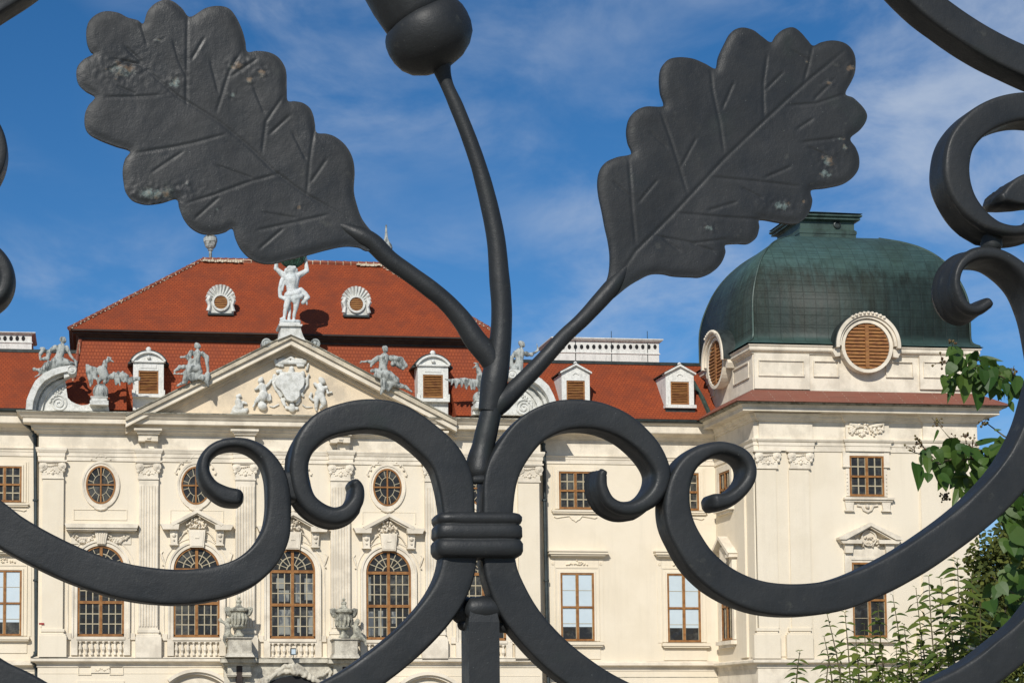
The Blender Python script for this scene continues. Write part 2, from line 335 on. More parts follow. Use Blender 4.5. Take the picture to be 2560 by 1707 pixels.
# pavilion entablature and cornice
c = MB()
c.loft(Xl, Xr, YC, YC+13.9, prof([(.0,1152),(.06,1151),(.06,1141),(.10,1140),(.10,1131),(.13,1130),(.17,1123),(.19,1122),(.19,1119),(.03,1118),(.03,1084),(.12,1083),(.16,1079),(.26,1077),(.30,1072),(.40,1070),(.42,1066),(.44,1060),(.78,1057.5),(.80,1056),(.80,1045),(.86,1044),(.92,1040),(1.02,1034),(1.10,1031),(1.10,1028),(.0,1027)], 200, YC))
obj('cornice', c, M['trim'], pal)
l = MB(); l.loft(Xl, Xr, YC, YC+13.8, [(1.12, zat(1030.5,200,93.9)), (1.12, zat(1027.5,200,93.9)), (-.9, zat(1026,200,93.9)+.05)]); obj('cornice_capping', l, M['ledge'], pal)
pil = [131.5, 371, 613, 851.5, 1088, 1323.5]
WE = 26.5
def pilaster(cx, fluted, half=25, Y=YC, ytop=1197, ybase=1570, cap=True, yc0=1149, basew=30, yped=(1592,1641), name='pilaster', dy=0, d=.2):
    b = MB(); sh = cx
    rect(b, cx-half, ytop+dy, cx+half+(.0085*0), ybase+dy, Y-d, Y+.05)
    if fluted:
        n = 7; fw = 2*half/(n*1.0)
        for i in range(n):
            a = cx-half+fw*(i+.5); rect(b, a-fw*.30, ytop+14+dy, a+fw*.30, ybase-8+dy, Y-d-.045, Y-d+.01)
    rect(b, cx-half-3, ybase+dy, cx+half+3, ybase+7+dy, Y-d-.09, Y+.05)
    rect(b, cx-half-1, ybase+7+dy, cx+half+1, ybase+12+dy, Y-d-.04, Y+.05)
    rect(b, cx-half-6, ybase+12+dy, cx+half+6, ybase+17+dy, Y-d-.12, Y+.05)
    rect(b, cx-half-8, ybase+17+dy, cx+half+8, yped[1]+dy, Y-d-.16, Y+.05)
    o = obj(name, b, M['trim'] if fluted else M['plaster'], pal)
    if cap: o2 = capital(cx, half, Y-d, yc0+dy, o)
    return o
def capital(cx, half, Y, y0, par):
    b = MB(); h = 46; y1 = y0+h
    rect(b, cx-half-2, y1-3, cx+half+2, y1+1, Y-.06, Y+.1)
    rect(b, cx-half, y0+5, cx+half, y1-3, Y-.03, Y+.1)
    rect(b, cx-half-9, y0, cx+half+9, y0+4, Y-.16, Y+.1)
    rect(b, cx-half-5, y0+4, cx+half+5, y0+7, Y-.11, Y+.1)
    s = P(cx+1, y0, Y).x-P(cx, y0, Y).x
    for sd in (-1, 1):                          # volutes
        c0 = P(cx+sd*(half-3), y0+15, Y)
        for r, e in ((11,.10),(7.5,.13),(4,.17)): b.lathe((c0.x, Y+.02, c0.z), [(r*s, 0),(r*s*.96, e),(r*s*.7, e+.015)], 14, (0,-1,0))
        c1 = P(cx+sd*(half+1), y0+27, Y); b.lathe((c1.x, Y+.02, c1.z), [(4.5*s,0),(4*s,.10),(1*s,.13)], 8, (0,-1,0))
    for i in range(7):                          # egg band and leaf relief
        c2 = P(cx-15+5*i, y0+14+1.5*math.sin(i), Y); b.lathe((c2.x, Y+.0, c2.z), [(2.4*s,0),(2*s,.09),(.6*s,.11)], 6, (0,-1,0))
    for i in range(9):
        a = i/8; c2 = P(cx-17+34*a, y0+29+5*math.sin(a*math.pi*3), Y); b.lathe((c2.x, Y+.0, c2.z), [(2.6*s,0),(1.8*s,.06),(.5*s,.08)], 6, (0,-1,0))
    c3 = P(cx, y0+33, Y); b.lathe((c3.x, Y, c3.z), [(5*s,0),(4*s,.08),(1*s,.12)], 8, (0,-1,0))
    return obj('capital', b, M['trim'], par)
for i, cx in enumerate(pil):
    pilaster(cx, 0 < i < 5, 26.5 if i in (0,5) else 24.5, dy=(cx-131)*.0078, ybase=1571+(cx-131)*.001)
# ressauts over the pilasters, with triglyph consoles over the fluted ones
r = MB(); k = MB()
for i, cx in enumerate(pil):
    dy = (cx-131)*.0085; a, b_ = P(cx-27,1135,YC).x, P(cx+27,1135,YC).x
    r.loft(a, b_, YC-.14, YC+.5, prof([(.03,1150+dy),(.06,1149+dy),(.06,1141+dy),(.09,1140+dy),(.09,1131+dy),(.12,1130+dy),(.18,1123+dy),(.18,1118.5+dy),(-.02,1118+dy)], cx, YC-.14))
    if 0 < i < 5:
        dy += 2
        rect(k, cx-36, 1066+dy, cx+34, 1071+dy, YC-.78, YC); rect(k, cx-32, 1071+dy, cx+31, 1075+dy, YC-.70, YC); rect(k, cx-28, 1075+dy, cx+28, 1080+dy, YC-.62, YC)
        rect(k, cx-25, 1080+dy, cx+24, 1096+dy, YC-.5, YC)
        rect(k, cx-25, 1096+dy, cx-8, 1098+dy, YC-.56, YC); rect(k, cx+7, 1096+dy, cx+24, 1098+dy, YC-.56, YC)
        rect(k, cx-9, 1098+dy, cx+22, 1117+dy, YC-.16, YC); rect(k, cx-4, 1086+dy, cx+6, 1091+dy, YC-.57, YC)
obj('architrave_block', r, M['trim'], pal); obj('frieze_console', k, M['trim'], pal)

# string courses
c = MB()
S0 = [(.0,1668),(.05,1667),(.05,1660),(.12,1657.5),(.12,1656),(.34,1653),(.36,1652),(.36,1646),(.30,1645),(.12,1641.5),(.0,1640)]
c.loft(Xl, Xr, YC, YC+13.9, prof([(o, p-.5) for o, p in S0], 260, YC), )
obj('string_course', c, [M['trim']], pal)
c = MB(); S1 = [(.0,1676),(.04,1675.5),(.04,1668),(.1,1665),(.3,1663),(.33,1662),(.33,1656),(.1,1652),(.0,1651)]
pr = prof(S1, 1500, YW)
c.loft(WX0, Xl, YW, YW+11.9, pr); c.loft(Xr, WX1, YW, YW+11.9, pr); obj('string_course', c, M['trim'], pal)
c = MB(); c.loft(TX0, TX1, YT, YT+TD-.1, prof([(.05,1707),(.05,1669),(.10,1668),(.10,1660),(.16,1658),(.36,1655.5),(.38,1654.5),(.38,1649),(.1,1645.5),(.0,1645)], 1950, YT)); obj('string_course', c, M['trim'], pal)
# dark weathering film on top of the string course
l = MB(); l.box(Xl-.3, Xr+.3, YC-.36, YC, zat(1644.4,260,YC-.36), zat(1643.2,260,YC-.36)); obj('ledge_capping', l, M['ledge'], pal)

# wing cornices
pw = prof([(.0,1162),(.05,1161),(.05,1151),(.08,1150),(.08,1146),(.14,1142.5),(.14,1141),(.02,1140.5),(.02,1102),(.1,1101),(.13,1098),(.2,1096),(.24,1093),(.66,1083.5),(.70,1082),(.72,1080),(.72,1063),(.8,1061),(.86,1058),(.86,1055),(.0,1054)], 1600, YW)
c = MB(); c.loft(WX0, Xl, YW, YW+11.9, pw); c.loft(Xr, WX1, YW, YW+11.9, pw); obj('cornice', c, M['trim'], pal)
gt = MB()
for a, b_ in ((WX0, Xl-.35), (Xr+.35, TX0-.0)):
    gt.loft(a, b_, YW, YW+11, prof([(.0,1056),(.95,1055.5),(1.02,1052),(1.04,1047),(.98,1046.5),(.92,1047)], 1600, YW))
obj('gutter', gt, M['gutter'], pal)

# tower cornices
c = MB()
c.loft(TX0, TX1, YT, YT+TD-.1, prof([(.0,1127),(.05,1126),(.05,1113),(.08,1112),(.08,1104),(.12,1102),(.17,1097),(.17,1095),(.03,1094.5),(.03,1052),(.1,1051),(.14,1046),(.22,1044),(.26,1038),(.34,1034),(.36,1030),(.82,1027),(.84,1026),(.84,1016),(.9,1015),(.96,1009),(1.04,1005),(1.04,1003),(0,1002)], 1900, YT))
for a, b_ in ((1896, 2029), (2112, 2220), (2305, 2440)):
    dy = (a-1893)*.0085
    c.loft(P(a,1100,YT).x, P(b_,1100,YT).x, YT-.14, YT+.4, prof([(.0,1126+dy),(.04,1125+dy),(.04,1113+dy),(.07,1112+dy),(.07,1104+dy),(.12,1102+dy),(.17,1097+dy),(.17,1095+dy),(.0,1094+dy),(.0,1052+dy),(.1,1051+dy),(.16,1046+dy),(.22,1043+dy),(.30,1036+dy),(.34,1034+dy),(.36,1031+dy)], a, YT-.14))
obj('cornice', c, M['trim'], pal)
c = MB(); c.loft(TX0, TX1, YT, YT+TD-.1, prof([(1.0,1009.5),(1.1,1008),(1.14,1004),(1.14,1002)], 1900, YT)); obj('gutter', c, M['ledge'], pal)
c = MB(); c.loft(TX0, TX1, YT, YT+TD-.1, prof([(1.22,1003),(1.30,1001.5),(.06,974)], 1900, YT)); obj('tile_skirt', c, M['tile3'], pal)
# tower attic
ZA0 = zat(975,1900,90)
at = MB(); at.loft(TX0, TX1, YT, YT+TD, prof([(-.02,980),(-.02,884),(.05,883),(.05,880),(.1,879),(.2,875),(.18,873.5),(.22,873),(.22,864.5),(.25,864),(.28,861.5),(.28,860),(-.5,859)], 1900, YT))
obj('attic_wall', at, M['trim'], pal)
fr = MB()
def frame(mb, px0, py0, px1, py1, t, Yf, Yb):
    rect(mb, px0, py0, px1, py0+t, Yf, Yb); rect(mb, px0, py1-t, px1, py1, Yf, Yb)
    rect(mb, px0, py0+t, px0+t, py1-t, Yf+.001, Yb); rect(mb, px1-t, py0+t, px1, py1-t, Yf+.001, Yb)
for a, b_ in ((1886,2024),(2300,2436)): rect(fr, a, 884+(a-1886)*.012, b_, 972+(a-1886)*.004, YT-.10, YT+.1)
for a, b_, q in ((1897,2012,.12),(2310,2426,.12),(2035,2098,.02),(2216,2284,.02)):
    dy = (a-1897)*.011; frame(fr, a, 900+dy, b_, 940+dy, 2.2, YT-.05-q, YT)
obj('panel_moulding', fr, M['trim'], pal)
# same on the left side of the attic
fr = MB(); 
for y0, y1 in ((YT+.5, YT+TD*.33), (YT+TD*.67, YT+TD-.5)):
    za, zb = zat(940,1900,YT), zat(900,1900,YT)
    fr.box(TX0-.05,TX0,y0,y1,zb-.05,zb); fr.box(TX0-.05,TX0,y0,y1,za,za+.05); fr.box(TX0-.049,TX0,y0,y0+.05,za+.05,zb-.05); fr.box(TX0-.049,TX0,y1-.05,y1,za+.05,zb-.05)
obj('panel_moulding', fr, M['trim'], pal)

# dome
hp = [(1876,858),(1881,848),(1883,836),(1882.5,812),(1882,790),(1881.5,768),(1882,742),(1885,716),(1890,690),(1897,663),(1906,640),(1918,621),(1933,606),(1952,596),(1975,590)]
pr = []
for a, b_ in hp:
    d, z = hip(a, b_, TX0, YT); pr.append((-d, z))
pr[0] = (.36, pr[0][1])
d = MB()
DM = []                                                   # refine with a few interpolated rings
for i in range(len(pr)-1):
    for t in (0, .34, .67): DM.append((pr[i][0]*(1-t)+pr[i+1][0]*t, pr[i][1]*(1-t)+pr[i+1][1]*t))
DM.append(pr[-1]); DM = [pr[0]] + [tuple((DM[i-1][k]+2*DM[i][k]+DM[i+1][k])/4 for k in (0,1)) for i in range(1, len(DM)-1)] + [pr[-1]]
ld, lz = hip(2000, 588, TX0, YT)
DM += [(-(ld+.3), DM[-1][1]+.06)]
d.loft(TX0, TX1, YT, YT+TD, DM, cap=False)
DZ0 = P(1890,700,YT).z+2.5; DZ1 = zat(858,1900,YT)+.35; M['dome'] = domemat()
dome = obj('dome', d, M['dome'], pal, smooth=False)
for p_ in dome.data.polygons: p_.use_smooth = True
bm_e = dome.data
hd = MB()                                                 # raised seams along the hips
for sx in (0, 1):
    for sy in (0, 1):
        hd.tube([((TX0-o if not sx else TX1+o), (YT-o if not sy else YT+TD+o), z) for o, z in DM[1:-1]], .05, 6)
obj('dome_seam', hd, M['lantern'], pal)
LX0, LX1, LY0, LY1 = TX0+ld, TX1-ld, YT+ld, YT+ld+3.5
refL = 2100; YL = YT+ld
L_ = MB(); L_.loft(LX0, LX1, LY0, LY1, prof([(.02,640),(.02,586),(.05,585),(.05,578),(.0,576),(-.05,574),(-.05,556),(.0,554),(.05,552),(.16,550),(.20,549),(.20,546),(.16,545),(.26,541),(.28,540),(.28,536.5)], refL, YL))
cxL, cyL = (LX0+LX1)/2, (LY0+LY1)/2; o = .3; zt = zat(536.5, refL, YL)
L_.add([(LX0-o,LY0-o,zt),(LX1+o,LY0-o,zt),(LX1+o,LY1+o,zt),(LX0-o,LY1+o,zt),(cxL,cyL,zt+.62)], [(0,1,4),(1,2,4),(2,3,4),(3,0,4)])
lan = obj('lantern', L_, M['lantern'], pal)
q = MB(); cc = P(2093,562,YL); q.lathe((cc.x, YL+.08, cc.z), [(.2,0),(.2,.1),(.14,.13),(.13,.06),(.0,.06)], 16, (0,-1,0)); obj('oculus', q, M['gutter'], lan)

# big oculi of the tower
def arc(cx, cz, r, a0, a1, n=40): return [(cx+r*math.cos(math.radians(a0+(a1-a0)*i/n)), cz+r*math.sin(math.radians(a0+(a1-a0)*i/n))) for i in range(n+1)]
pxm = P(2159,869,YT).z and (P(2160,869,YT).x-P(2159,869,YT).x)
def big_oculus(side):
    c0 = P(2159, 869, YT); off = c0.x-(TX0+TX1)/2
    if side: off = 0
    cx, cz = 0, 0; s = pxm
    a = MB()
    a.band(arc(cx,cz,64*s,0,360), arc(cx,cz,56*s,0,360), -.16, .5)
    a.band(arc(cx,cz,72*s,0,180), arc(cx,cz,66*s,0,180), -.26, .5)
    a.band(arc(cx,cz,80*s,-4,184), arc(cx,cz,72*s,-4,184), -.36, .5)
    a.band([(cx-80*s,cz-5*s),(cx-84*s,cz-14*s),(cx-78*s,cz-26*s)], [(cx-66*s,cz-5*s),(cx-66*s,cz-14*s),(cx-66*s,cz-24*s)], -.07, .5)
    a.band([(cx+80*s,cz-5*s),(cx+84*s,cz-14*s),(cx+78*s,cz-26*s)], [(cx+66*s,cz-5*s),(cx+66*s,cz-14*s),(cx+66*s,cz-24*s)], -.07, .5)
    for i in range(9):                                    # small carved crest
        t = math.radians(60+7.5*i); a.lathe((cx+78*s*math.cos(t), -.34, cz+78*s*math.sin(t)), [(.09,0),(.07,.09),(.02,.12)], 6, (0,-1,0))
    loc = (c0.x, YT-.31, c0.z-.01) if not side else (TX0-.31, YT+TD/2, c0.z-.1)
    rz = 0 if not side else -math.pi/2
    fo = obj('oculus_surround', a, M['trim'], pal, loc, rz=rz)
    b = MB(); b.band(arc(cx,cz,82.5*s,-3,183), arc(cx,cz,78.5*s,-3,183), -.28, 3.4); h_ = obj('oculus_hood', b, M['gutter'], fo, loc); h_.location = (0,0,0)
    b = MB(); b.prism(arc(cx,cz,57*s,0,360)[:-1], -.03, .3)
    rr = 55*s
    for i in range(13):
        z = cz-rr+ (i+.5)*2*rr/13; hw = math.sqrt(max(0, rr*rr-(z-cz)**2))
        if hw > .1: b.add([(-hw,-.07,z+.07),(-hw,-.12,z-.05),(hw,-.12,z-.05),(hw,-.07,z+.07),(-hw,-.05,z-.08),(hw,-.05,z-.08)], [(0,1,2,3),(1,4,5,2)])
    b.box(-.09,.09,-.15,-.05,cz-rr+.05,cz+rr-.05)
    h_ = obj('shutter', b, M['shutter'], fo, loc); h_.location = (0,0,0)
big_oculus(False); big_oculus(True)

# ------------------------------------------------------------ roofs
RX0 = P(167,1026,96.4).x; RX1 = Xr-(RX0-Xl)
RY0, RY1 = 96.4, 106.6
d1, z1 = hip(201, 848, RX0, RY0); z0 = zat(1030, 300, 94)-.3
de, ze = hip(172, 821.5, RX0, RY0)
m_ = MB(); m_.loft(RX0, RX1, RY0, RY1, [(.02, z0), (-d1, z1)]); obj('lower_roof', m_, M['tile2'], pal)
m_ = MB(); m_.loft(RX0, RX1, RY0, RY1, [(-d1-.05, z1-.02), (-d1+.06, z1-.02), (-d1+.08, z1+.08), (-d1+.2, z1+.15), (-d1+.22, z1+.2), (-de-.2, ze-.2), (-de-.18, ze-.14), (-de, ze-.07), (-de, ze-.02)]); obj('roof_eave', m_, M['eave'], pal)
ym = (RY0+RY1)/2; pa, pb = P(506,651,ym), P(950,661,ym); zr = (pa.z+pb.z)/2
def roofpt(t, X=None): return RY0+de + (ym-RY0-de)*t, ze+(zr-ze)*t      # (y,z) on the front slope
m_ = MB(); e = -de
c4 = [(RX0-e,RY0-e,ze),(RX1+e,RY0-e,ze),(RX1+e,RY1+e,ze),(RX0-e,RY1+e,ze),(pa.x,ym,zr),(pb.x,ym,zr)]
m_.add(c4, [(0,1,5,4),(1,2,5),(2,3,4,5),(3,0,4)]); obj('upper_roof', m_, M['tile'], pal)
m_ = MB(); m_.box(RX0-e+.01,RX1+e-.01,RY0-e+.01,RY1+e-.01,ze-.06,ze+.005); obj('roof_soffit', m_, M['eave'], pal)
m_ = MB()
def ridge(a, b_, r=.12):
    a, b_ = Vector(a), Vector(b_); n = max(2, int((b_-a).length/.4)); t = (b_-a)/n
    for i in range(n): m_.tube([a+t*i, a+t*(i+1.02)], [r*1.05, r*.88], 8)
ridge((pa.x,ym,zr), (pb.x,ym,zr), .16)
for i, j in ((0,4),(1,5),(2,5),(3,4)): ridge(c4[i], c4[j])
for sx in (0,1):
    X = (lambda o: RX0-o) if not sx else (lambda o: RX1+o)
    keep, m_ = m_, MB(); ridge((X(.02),RY0-.02,z0), (X(-d1),RY0+d1,z1), .11); obj('hip_tiles', m_, M['ridge'], pal); m_ = keep
mo = m_; mo.cm = 1                                       # mortar beds beside the ridge tiles
random.seed(3)
for i in range(40):
    u_ = (i%20)/20; u_ = .22*u_**1.3 if i < 20 else 1-.14*u_
    x = pa.x + (pb.x-pa.x)*u_*.995; mo.box(x, x+.05+random.random()*.10, ym-.26-random.random()*.12, ym-.1, zr-.12-random.random()*.05, zr-.04)
for i, j in ((0,4),(1,5)):
    a, b_ = Vector(c4[i]), Vector(c4[j])
    for q in range(34):
        p_ = a.lerp(b_, (q+.5)/34); sgn = 1 if i == 0 else -1
        mo.box(p_.x+sgn*.04, p_.x+sgn*(.06+random.random()*.07), p_.y-.12, p_.y+.0, p_.z-.05, p_.z-.005)
obj('ridge_tiles', m_, [M['ridge'], M['weathered']], pal)
# finials
def finial(px, py0, py1, urn):
    base = P(px, py1, ym); H = base.z; top = P(px, py0, ym).z-base.z
    b = MB(); s = top/ (1.0)
    if urn: pf = [(.10,-.2),(.10,0),(.12,.05),(.08,.10),(.08,.38),(.15,.42),(.15,.45),(.10,.47),(.20,.50),(.27,.56),(.34,.74),(.36,.76),(.36,.90),(.30,.93),(.34,.96),(.24,1.0),(.02,1.01)]
    else: pf = [(.22,-.2),(.22,.0),(.12,.06),(.10,.22),(.16,.30),(.30,.36),(.33,.44),(.28,.52),(.15,.60),(.09,.68),(.06,.82),(.04,.98),(.02,1.0)]
    b.lathe((0,0,0), [(r*1.05, h*top) for r, h in pf], 8)
    obj('roof_finial', b, M['statue'], pal, (base.x, ym, base.z))
finial(526, 590, 652, True); finial(966, 562, 664, False)

# wing roofs
rf = MB(); rc = MB()
zr0 = zat(1046, 1600, 95.1); yr = 98.2; zr1 = zat(911, 1600, yr); 
for a, b_ in ((WX0, RX0+3.0), (RX1-3.0, TX0+2.0)):
    a2, b2 = a, b_
    rf.add([(a,95.1,zr0),(b_,95.1,zr0),(b2,yr,zr1),(a2,yr,zr1),(b2,yr+8,zr1),(a2,yr+8,zr1),(b_,yr+11,zr0),(a,yr+11,zr0)], [(0,1,2,3),(3,2,4,5),(5,4,6,7),(1,6,4,2),(0,3,5,7)])
    rc.box(a, b_, yr-.08, yr+.2, zr1-.03, zr1+.13)
obj('wing_roof', rf, M['tile'], pal); obj('ridge_capping', rc, M['gutter'], pal)
fl = MB(); v0, v1 = P(1767,1050,95.2), P(1735,915,yr)
fl.tube([(TX0-.42,95.1,zr0+.02),(TX0-.5,96.2,zr0+(zr1-zr0)*.36),(TX0-.7,97.2,zr0+(zr1-zr0)*.68),(TX0-1.1,yr,zr1)], .13, 6); obj('roof_flashing', fl, M['lantern'], pal)

# chimney blocks with oval vents
def chimney(px0, px1, py0, py1, Y, depth, hx0, hx1, n, step, hy):
    a, b_ = P(px0,py1,Y).x, P(px1,py1,Y).x; zb = P(px1,py1,Y).z; zt = P((px0+px1)/2,py0,Y).z; H = zt-zb
    q = MB(); q.box(a, b_, Y, Y+depth, zb-2.5, zt-.12)
    q.loft(a, b_, Y, Y+depth, [(.0,zt-H*.16),(.12,zt-H*.13),(.2,zt-H*.06),(.2,zt-H*.02),(.05,zt),(-.4,zt+.02)])
    q.loft(a, b_, Y, Y+depth, [(.0,zb+H*.42),(.05,zb+H*.40),(.05,zb+H*.36),(.0,zb+H*.34)])
    o = obj('chimney', q, M['chim'], pal)
    x = hx0
    while x < hx1:
        v = MB(); c0 = P(x, hy, Y); v.lathe((c0.x, Y+.02, c0.z), [(.10,0),(.10,.03),(.02,.031)], 12, (0,-1,0)); v.v = [(a_, b2, c0.z+(c_-c0.z)*1.35) for a_, b2, c_ in v.v]
        obj('vent', v, M['dark'], o); x += step
    return o, a, b_, zt
ch, ca, cb, czt = chimney(1386, 1648, 845, 908, 101.0, 3.0, 1408, 1642, 15, 15.3, 867)
r_ = MB()
for px in (1438, 1528, 1618): p_ = P(px,848,101); r_.tube([(p_.x,100.97,p_.z-2.2),(p_.x,100.97,p_.z+.45)], .018, 5)
obj('lightning_rod', r_, M['pipe'], ch)
chimney(-120, 79, 829, 873, 101.0, 3.0, -110, 62, 10, 15.3, 846)

# ------------------------------------------------------------ dormers
def dormer(kind, cx, cy, Y):
    """origin at the middle of the opening; x right, z up"""
    s = P(cx+1,cy,Y).x-P(cx,cy,Y).x; c0 = P(cx, cy, Y); loc = (c0.x, Y, c0.z)
    a = MB(); r = MB(); sh = MB(); mo = MB()
    if kind == 'arched':
        hw, hh = 25*s, 28.5*s; bw = 38*s
        a.box(-bw,-hw,-.12,.15,-hh-3*s,52*s); a.box(hw,bw,-.12,.15,-hh-3*s,52*s); a.box(-hw,hw,-.13,.15,hh,52*s); a.box(-bw,bw,.15,2.6,-hh-12*s,50*s)
        a.box(-bw-2*s,bw+2*s,-.28,.15,-hh-11*s,-hh-3*s); a.box(-bw-3*s,-bw+5*s,-.2,.1,-hh-3*s,-hh+8*s); a.box(bw-5*s,bw+3*s,-.2,.1,-hh-3*s,-hh+8*s)
        a.box(-20*s,20*s,-.16,0,hh+6*s,hh+15*s)
        a.box(-bw-4*s,bw+4*s,-.24,.1,49*s,53*s)
        top = arc(0, 53*s-26*s, 47*s, 33, 147, 18); a.prism(top+[(-bw-2*s,52*s),(bw+2*s,52*s)][::1], -.14, .2)
        a.band(arc(0,27*s,50*s,31,149,18), arc(0,27*s,45*s,31,149,18), -.30, .2)
        a.lathe((0,-.1,79*s), [(4*s,-3*s),(7*s,0),(7*s,5*s),(4*s,9*s),(1*s,10*s)], 10); a.lathe((0,-.2,61*s), [(5*s,0),(4*s,.1),(1*s,.13)], 10, (0,-1,0))
        r.band(arc(0,27*s,54*s,30,150,18), arc(0,27*s,50*s,30,150,18), -.18, 2.6)
        r.prism([(-bw-2*s,48*s),(-bw-14*s,46*s),(-bw-12*s,51*s),(-bw+4*s,58*s)], .0, 2.6); r.prism([(bw+2*s,48*s),(bw+14*s,46*s),(bw+12*s,51*s),(bw-4*s,58*s)], .0, 2.6)
        a.box(-bw-.01,bw+.01,.02,2.5,-hh-42*s,-hh-11*s); 
    elif kind == 'gabled':
        hw, hh = 23*s, 28.5*s; bw = 35*s
        a.box(-bw,-hw,-.12,.15,-hh,46*s); a.box(hw,bw,-.12,.15,-hh,46*s); a.box(-hw,hw,-.13,.15,hh,46*s); a.box(-bw,bw,.15,2.8,-hh-4*s,46*s)
        a.box(-bw-3*s,bw+4*s,-.26,.15,-hh-8*s,-hh)
        a.prism([(-bw,46*s),(bw,46*s),(0,66*s)], -.13, 2.6)
        a.prism([(-bw-4*s,45*s),(-bw-4*s,49*s),(0,70*s),(0,65*s)], -.28, .2); a.prism([(bw+4*s,45*s),(bw+4*s,49*s),(0,70*s),(0,65*s)], -.28, .2)
        a.lathe((0,-.1,70*s), [(3*s,-2*s),(4.5*s,0),(4.5*s,3*s),(1*s,6*s)], 8)
        a.band(arc(0,40*s,8*s,20,160,8), arc(0,40*s,6*s,20,160,8), -.17, 0)
        r.prism([(-bw-5*s,47*s),(-bw-5*s,50*s),(0,72*s),(0,69*s)], -.2, 2.8); r.prism([(bw+5*s,47*s),(bw+5*s,50*s),(0,72*s),(0,69*s)], -.2, 2.8)
        r.box(-bw-1*s,bw+3*s,-.1,1.5,-hh-22*s,-hh-8*s)
    else:
        hw = 17*s; bw = 31*s
        a.prism([(-bw,-27*s),(bw,-27*s),(bw,14*s)]+arc(0,14*s,28*s,0,180,16)+[(-bw,14*s)], -.04, 2.6)
        a.band(arc(0,0,22*s,0,360,28), arc(0,0,17*s,0,360,28), -.16, 0)
        for i in range(11):                     # shell flutes
            t = math.radians(12+15.6*i); x, z = math.cos(t), math.sin(t)
            a.tube([(x*20*s,-.06,5*s+z*18*s),(x*37*s,-.10,8*s+z*37*s)], [.03,.10], 6)
        for i in (-1,1):
            a.tube([(i*27*s,-.1,16*s),(i*32*s,-.1,4*s),(i*28*s,-.1,-8*s),(i*31*s,-.1,-22*s)], [.10,.14,.09,.12], 6); a.box(i*bw-(.06 if i>0 else -.06)-.06, i*bw+.04,-.1,0,-26*s,-4*s)
        r.box(-bw-1*s,bw+1*s,-.12,1.5,-32*s,-27*s)
    o = obj('dormer', a, M['relief'] if kind == 'shell' else M['chim'], pal, loc, whole=True)
    ro = obj('dormer_roof', r, M['gutter'], o, loc)
    if kind == 'shell':
        sh.prism(arc(0,0,18*s,0,360,24)[:-1], -.08, 0)
        for i in range(7):
            z = (i-3)*4.7*s; w_ = math.sqrt(max(.01,(16.5*s)**2-z*z)); sh.add([(-w_,-.09,z+.04),(-w_,-.13,z-.03),(w_,-.13,z-.03),(w_,-.09,z+.04)], [(0,1,2,3)])
    else:
        sh.box(-hw,-hw+3.5*s,-.1,.1,-hh,hh); sh.box(hw-3.5*s,hw,-.1,.1,-hh,hh); sh.box(-hw+3.5*s,hw-3.5*s,-.1,.1,hh-4*s,hh); sh.box(-hw+3.5*s,hw-3.5*s,-.1,.1,-hh,-hh+4*s); sh.box(-hw+3.5*s,hw-3.5*s,-.09,.1,-1.2*s,1.2*s)
        sh.box(-hw+3*s,hw-3*s,.04,.1,-hh+3*s,hh-3*s)
        nS = 12
        for i in range(nS):
            z = -hh+5*s+(i+.5)*(2*hh-10*s)/nS; sh.add([(-hw+3*s,.02,z+.05),(-hw+3*s,-.07,z-.045),(hw-3*s,-.07,z-.045),(hw-3*s,.02,z+.05)], [(0,1,2,3)])
    obj('shutter', sh, M['shutter'], o, loc)
dormer('arched', 371, 955.5, 95.9); dormer('arched', 1081.5, 966, 95.9)
dormer('gabled', 1438, 981, 95.6); dormer('gabled', 1698, 984, 95.6)
def shellY(py, px):
    lo, hi = 0., 1.
    for _ in range(40):
        t = (lo+hi)/2; y, z = roofpt(t); 
        if P(px, py, y).z > z: lo = t
        else: hi = t
    return roofpt(t)[0]
dormer('shell', 551.5, 757, shellY(786,551)-.12); dormer('shell', 890, 761.5, shellY(792,890)-.12)

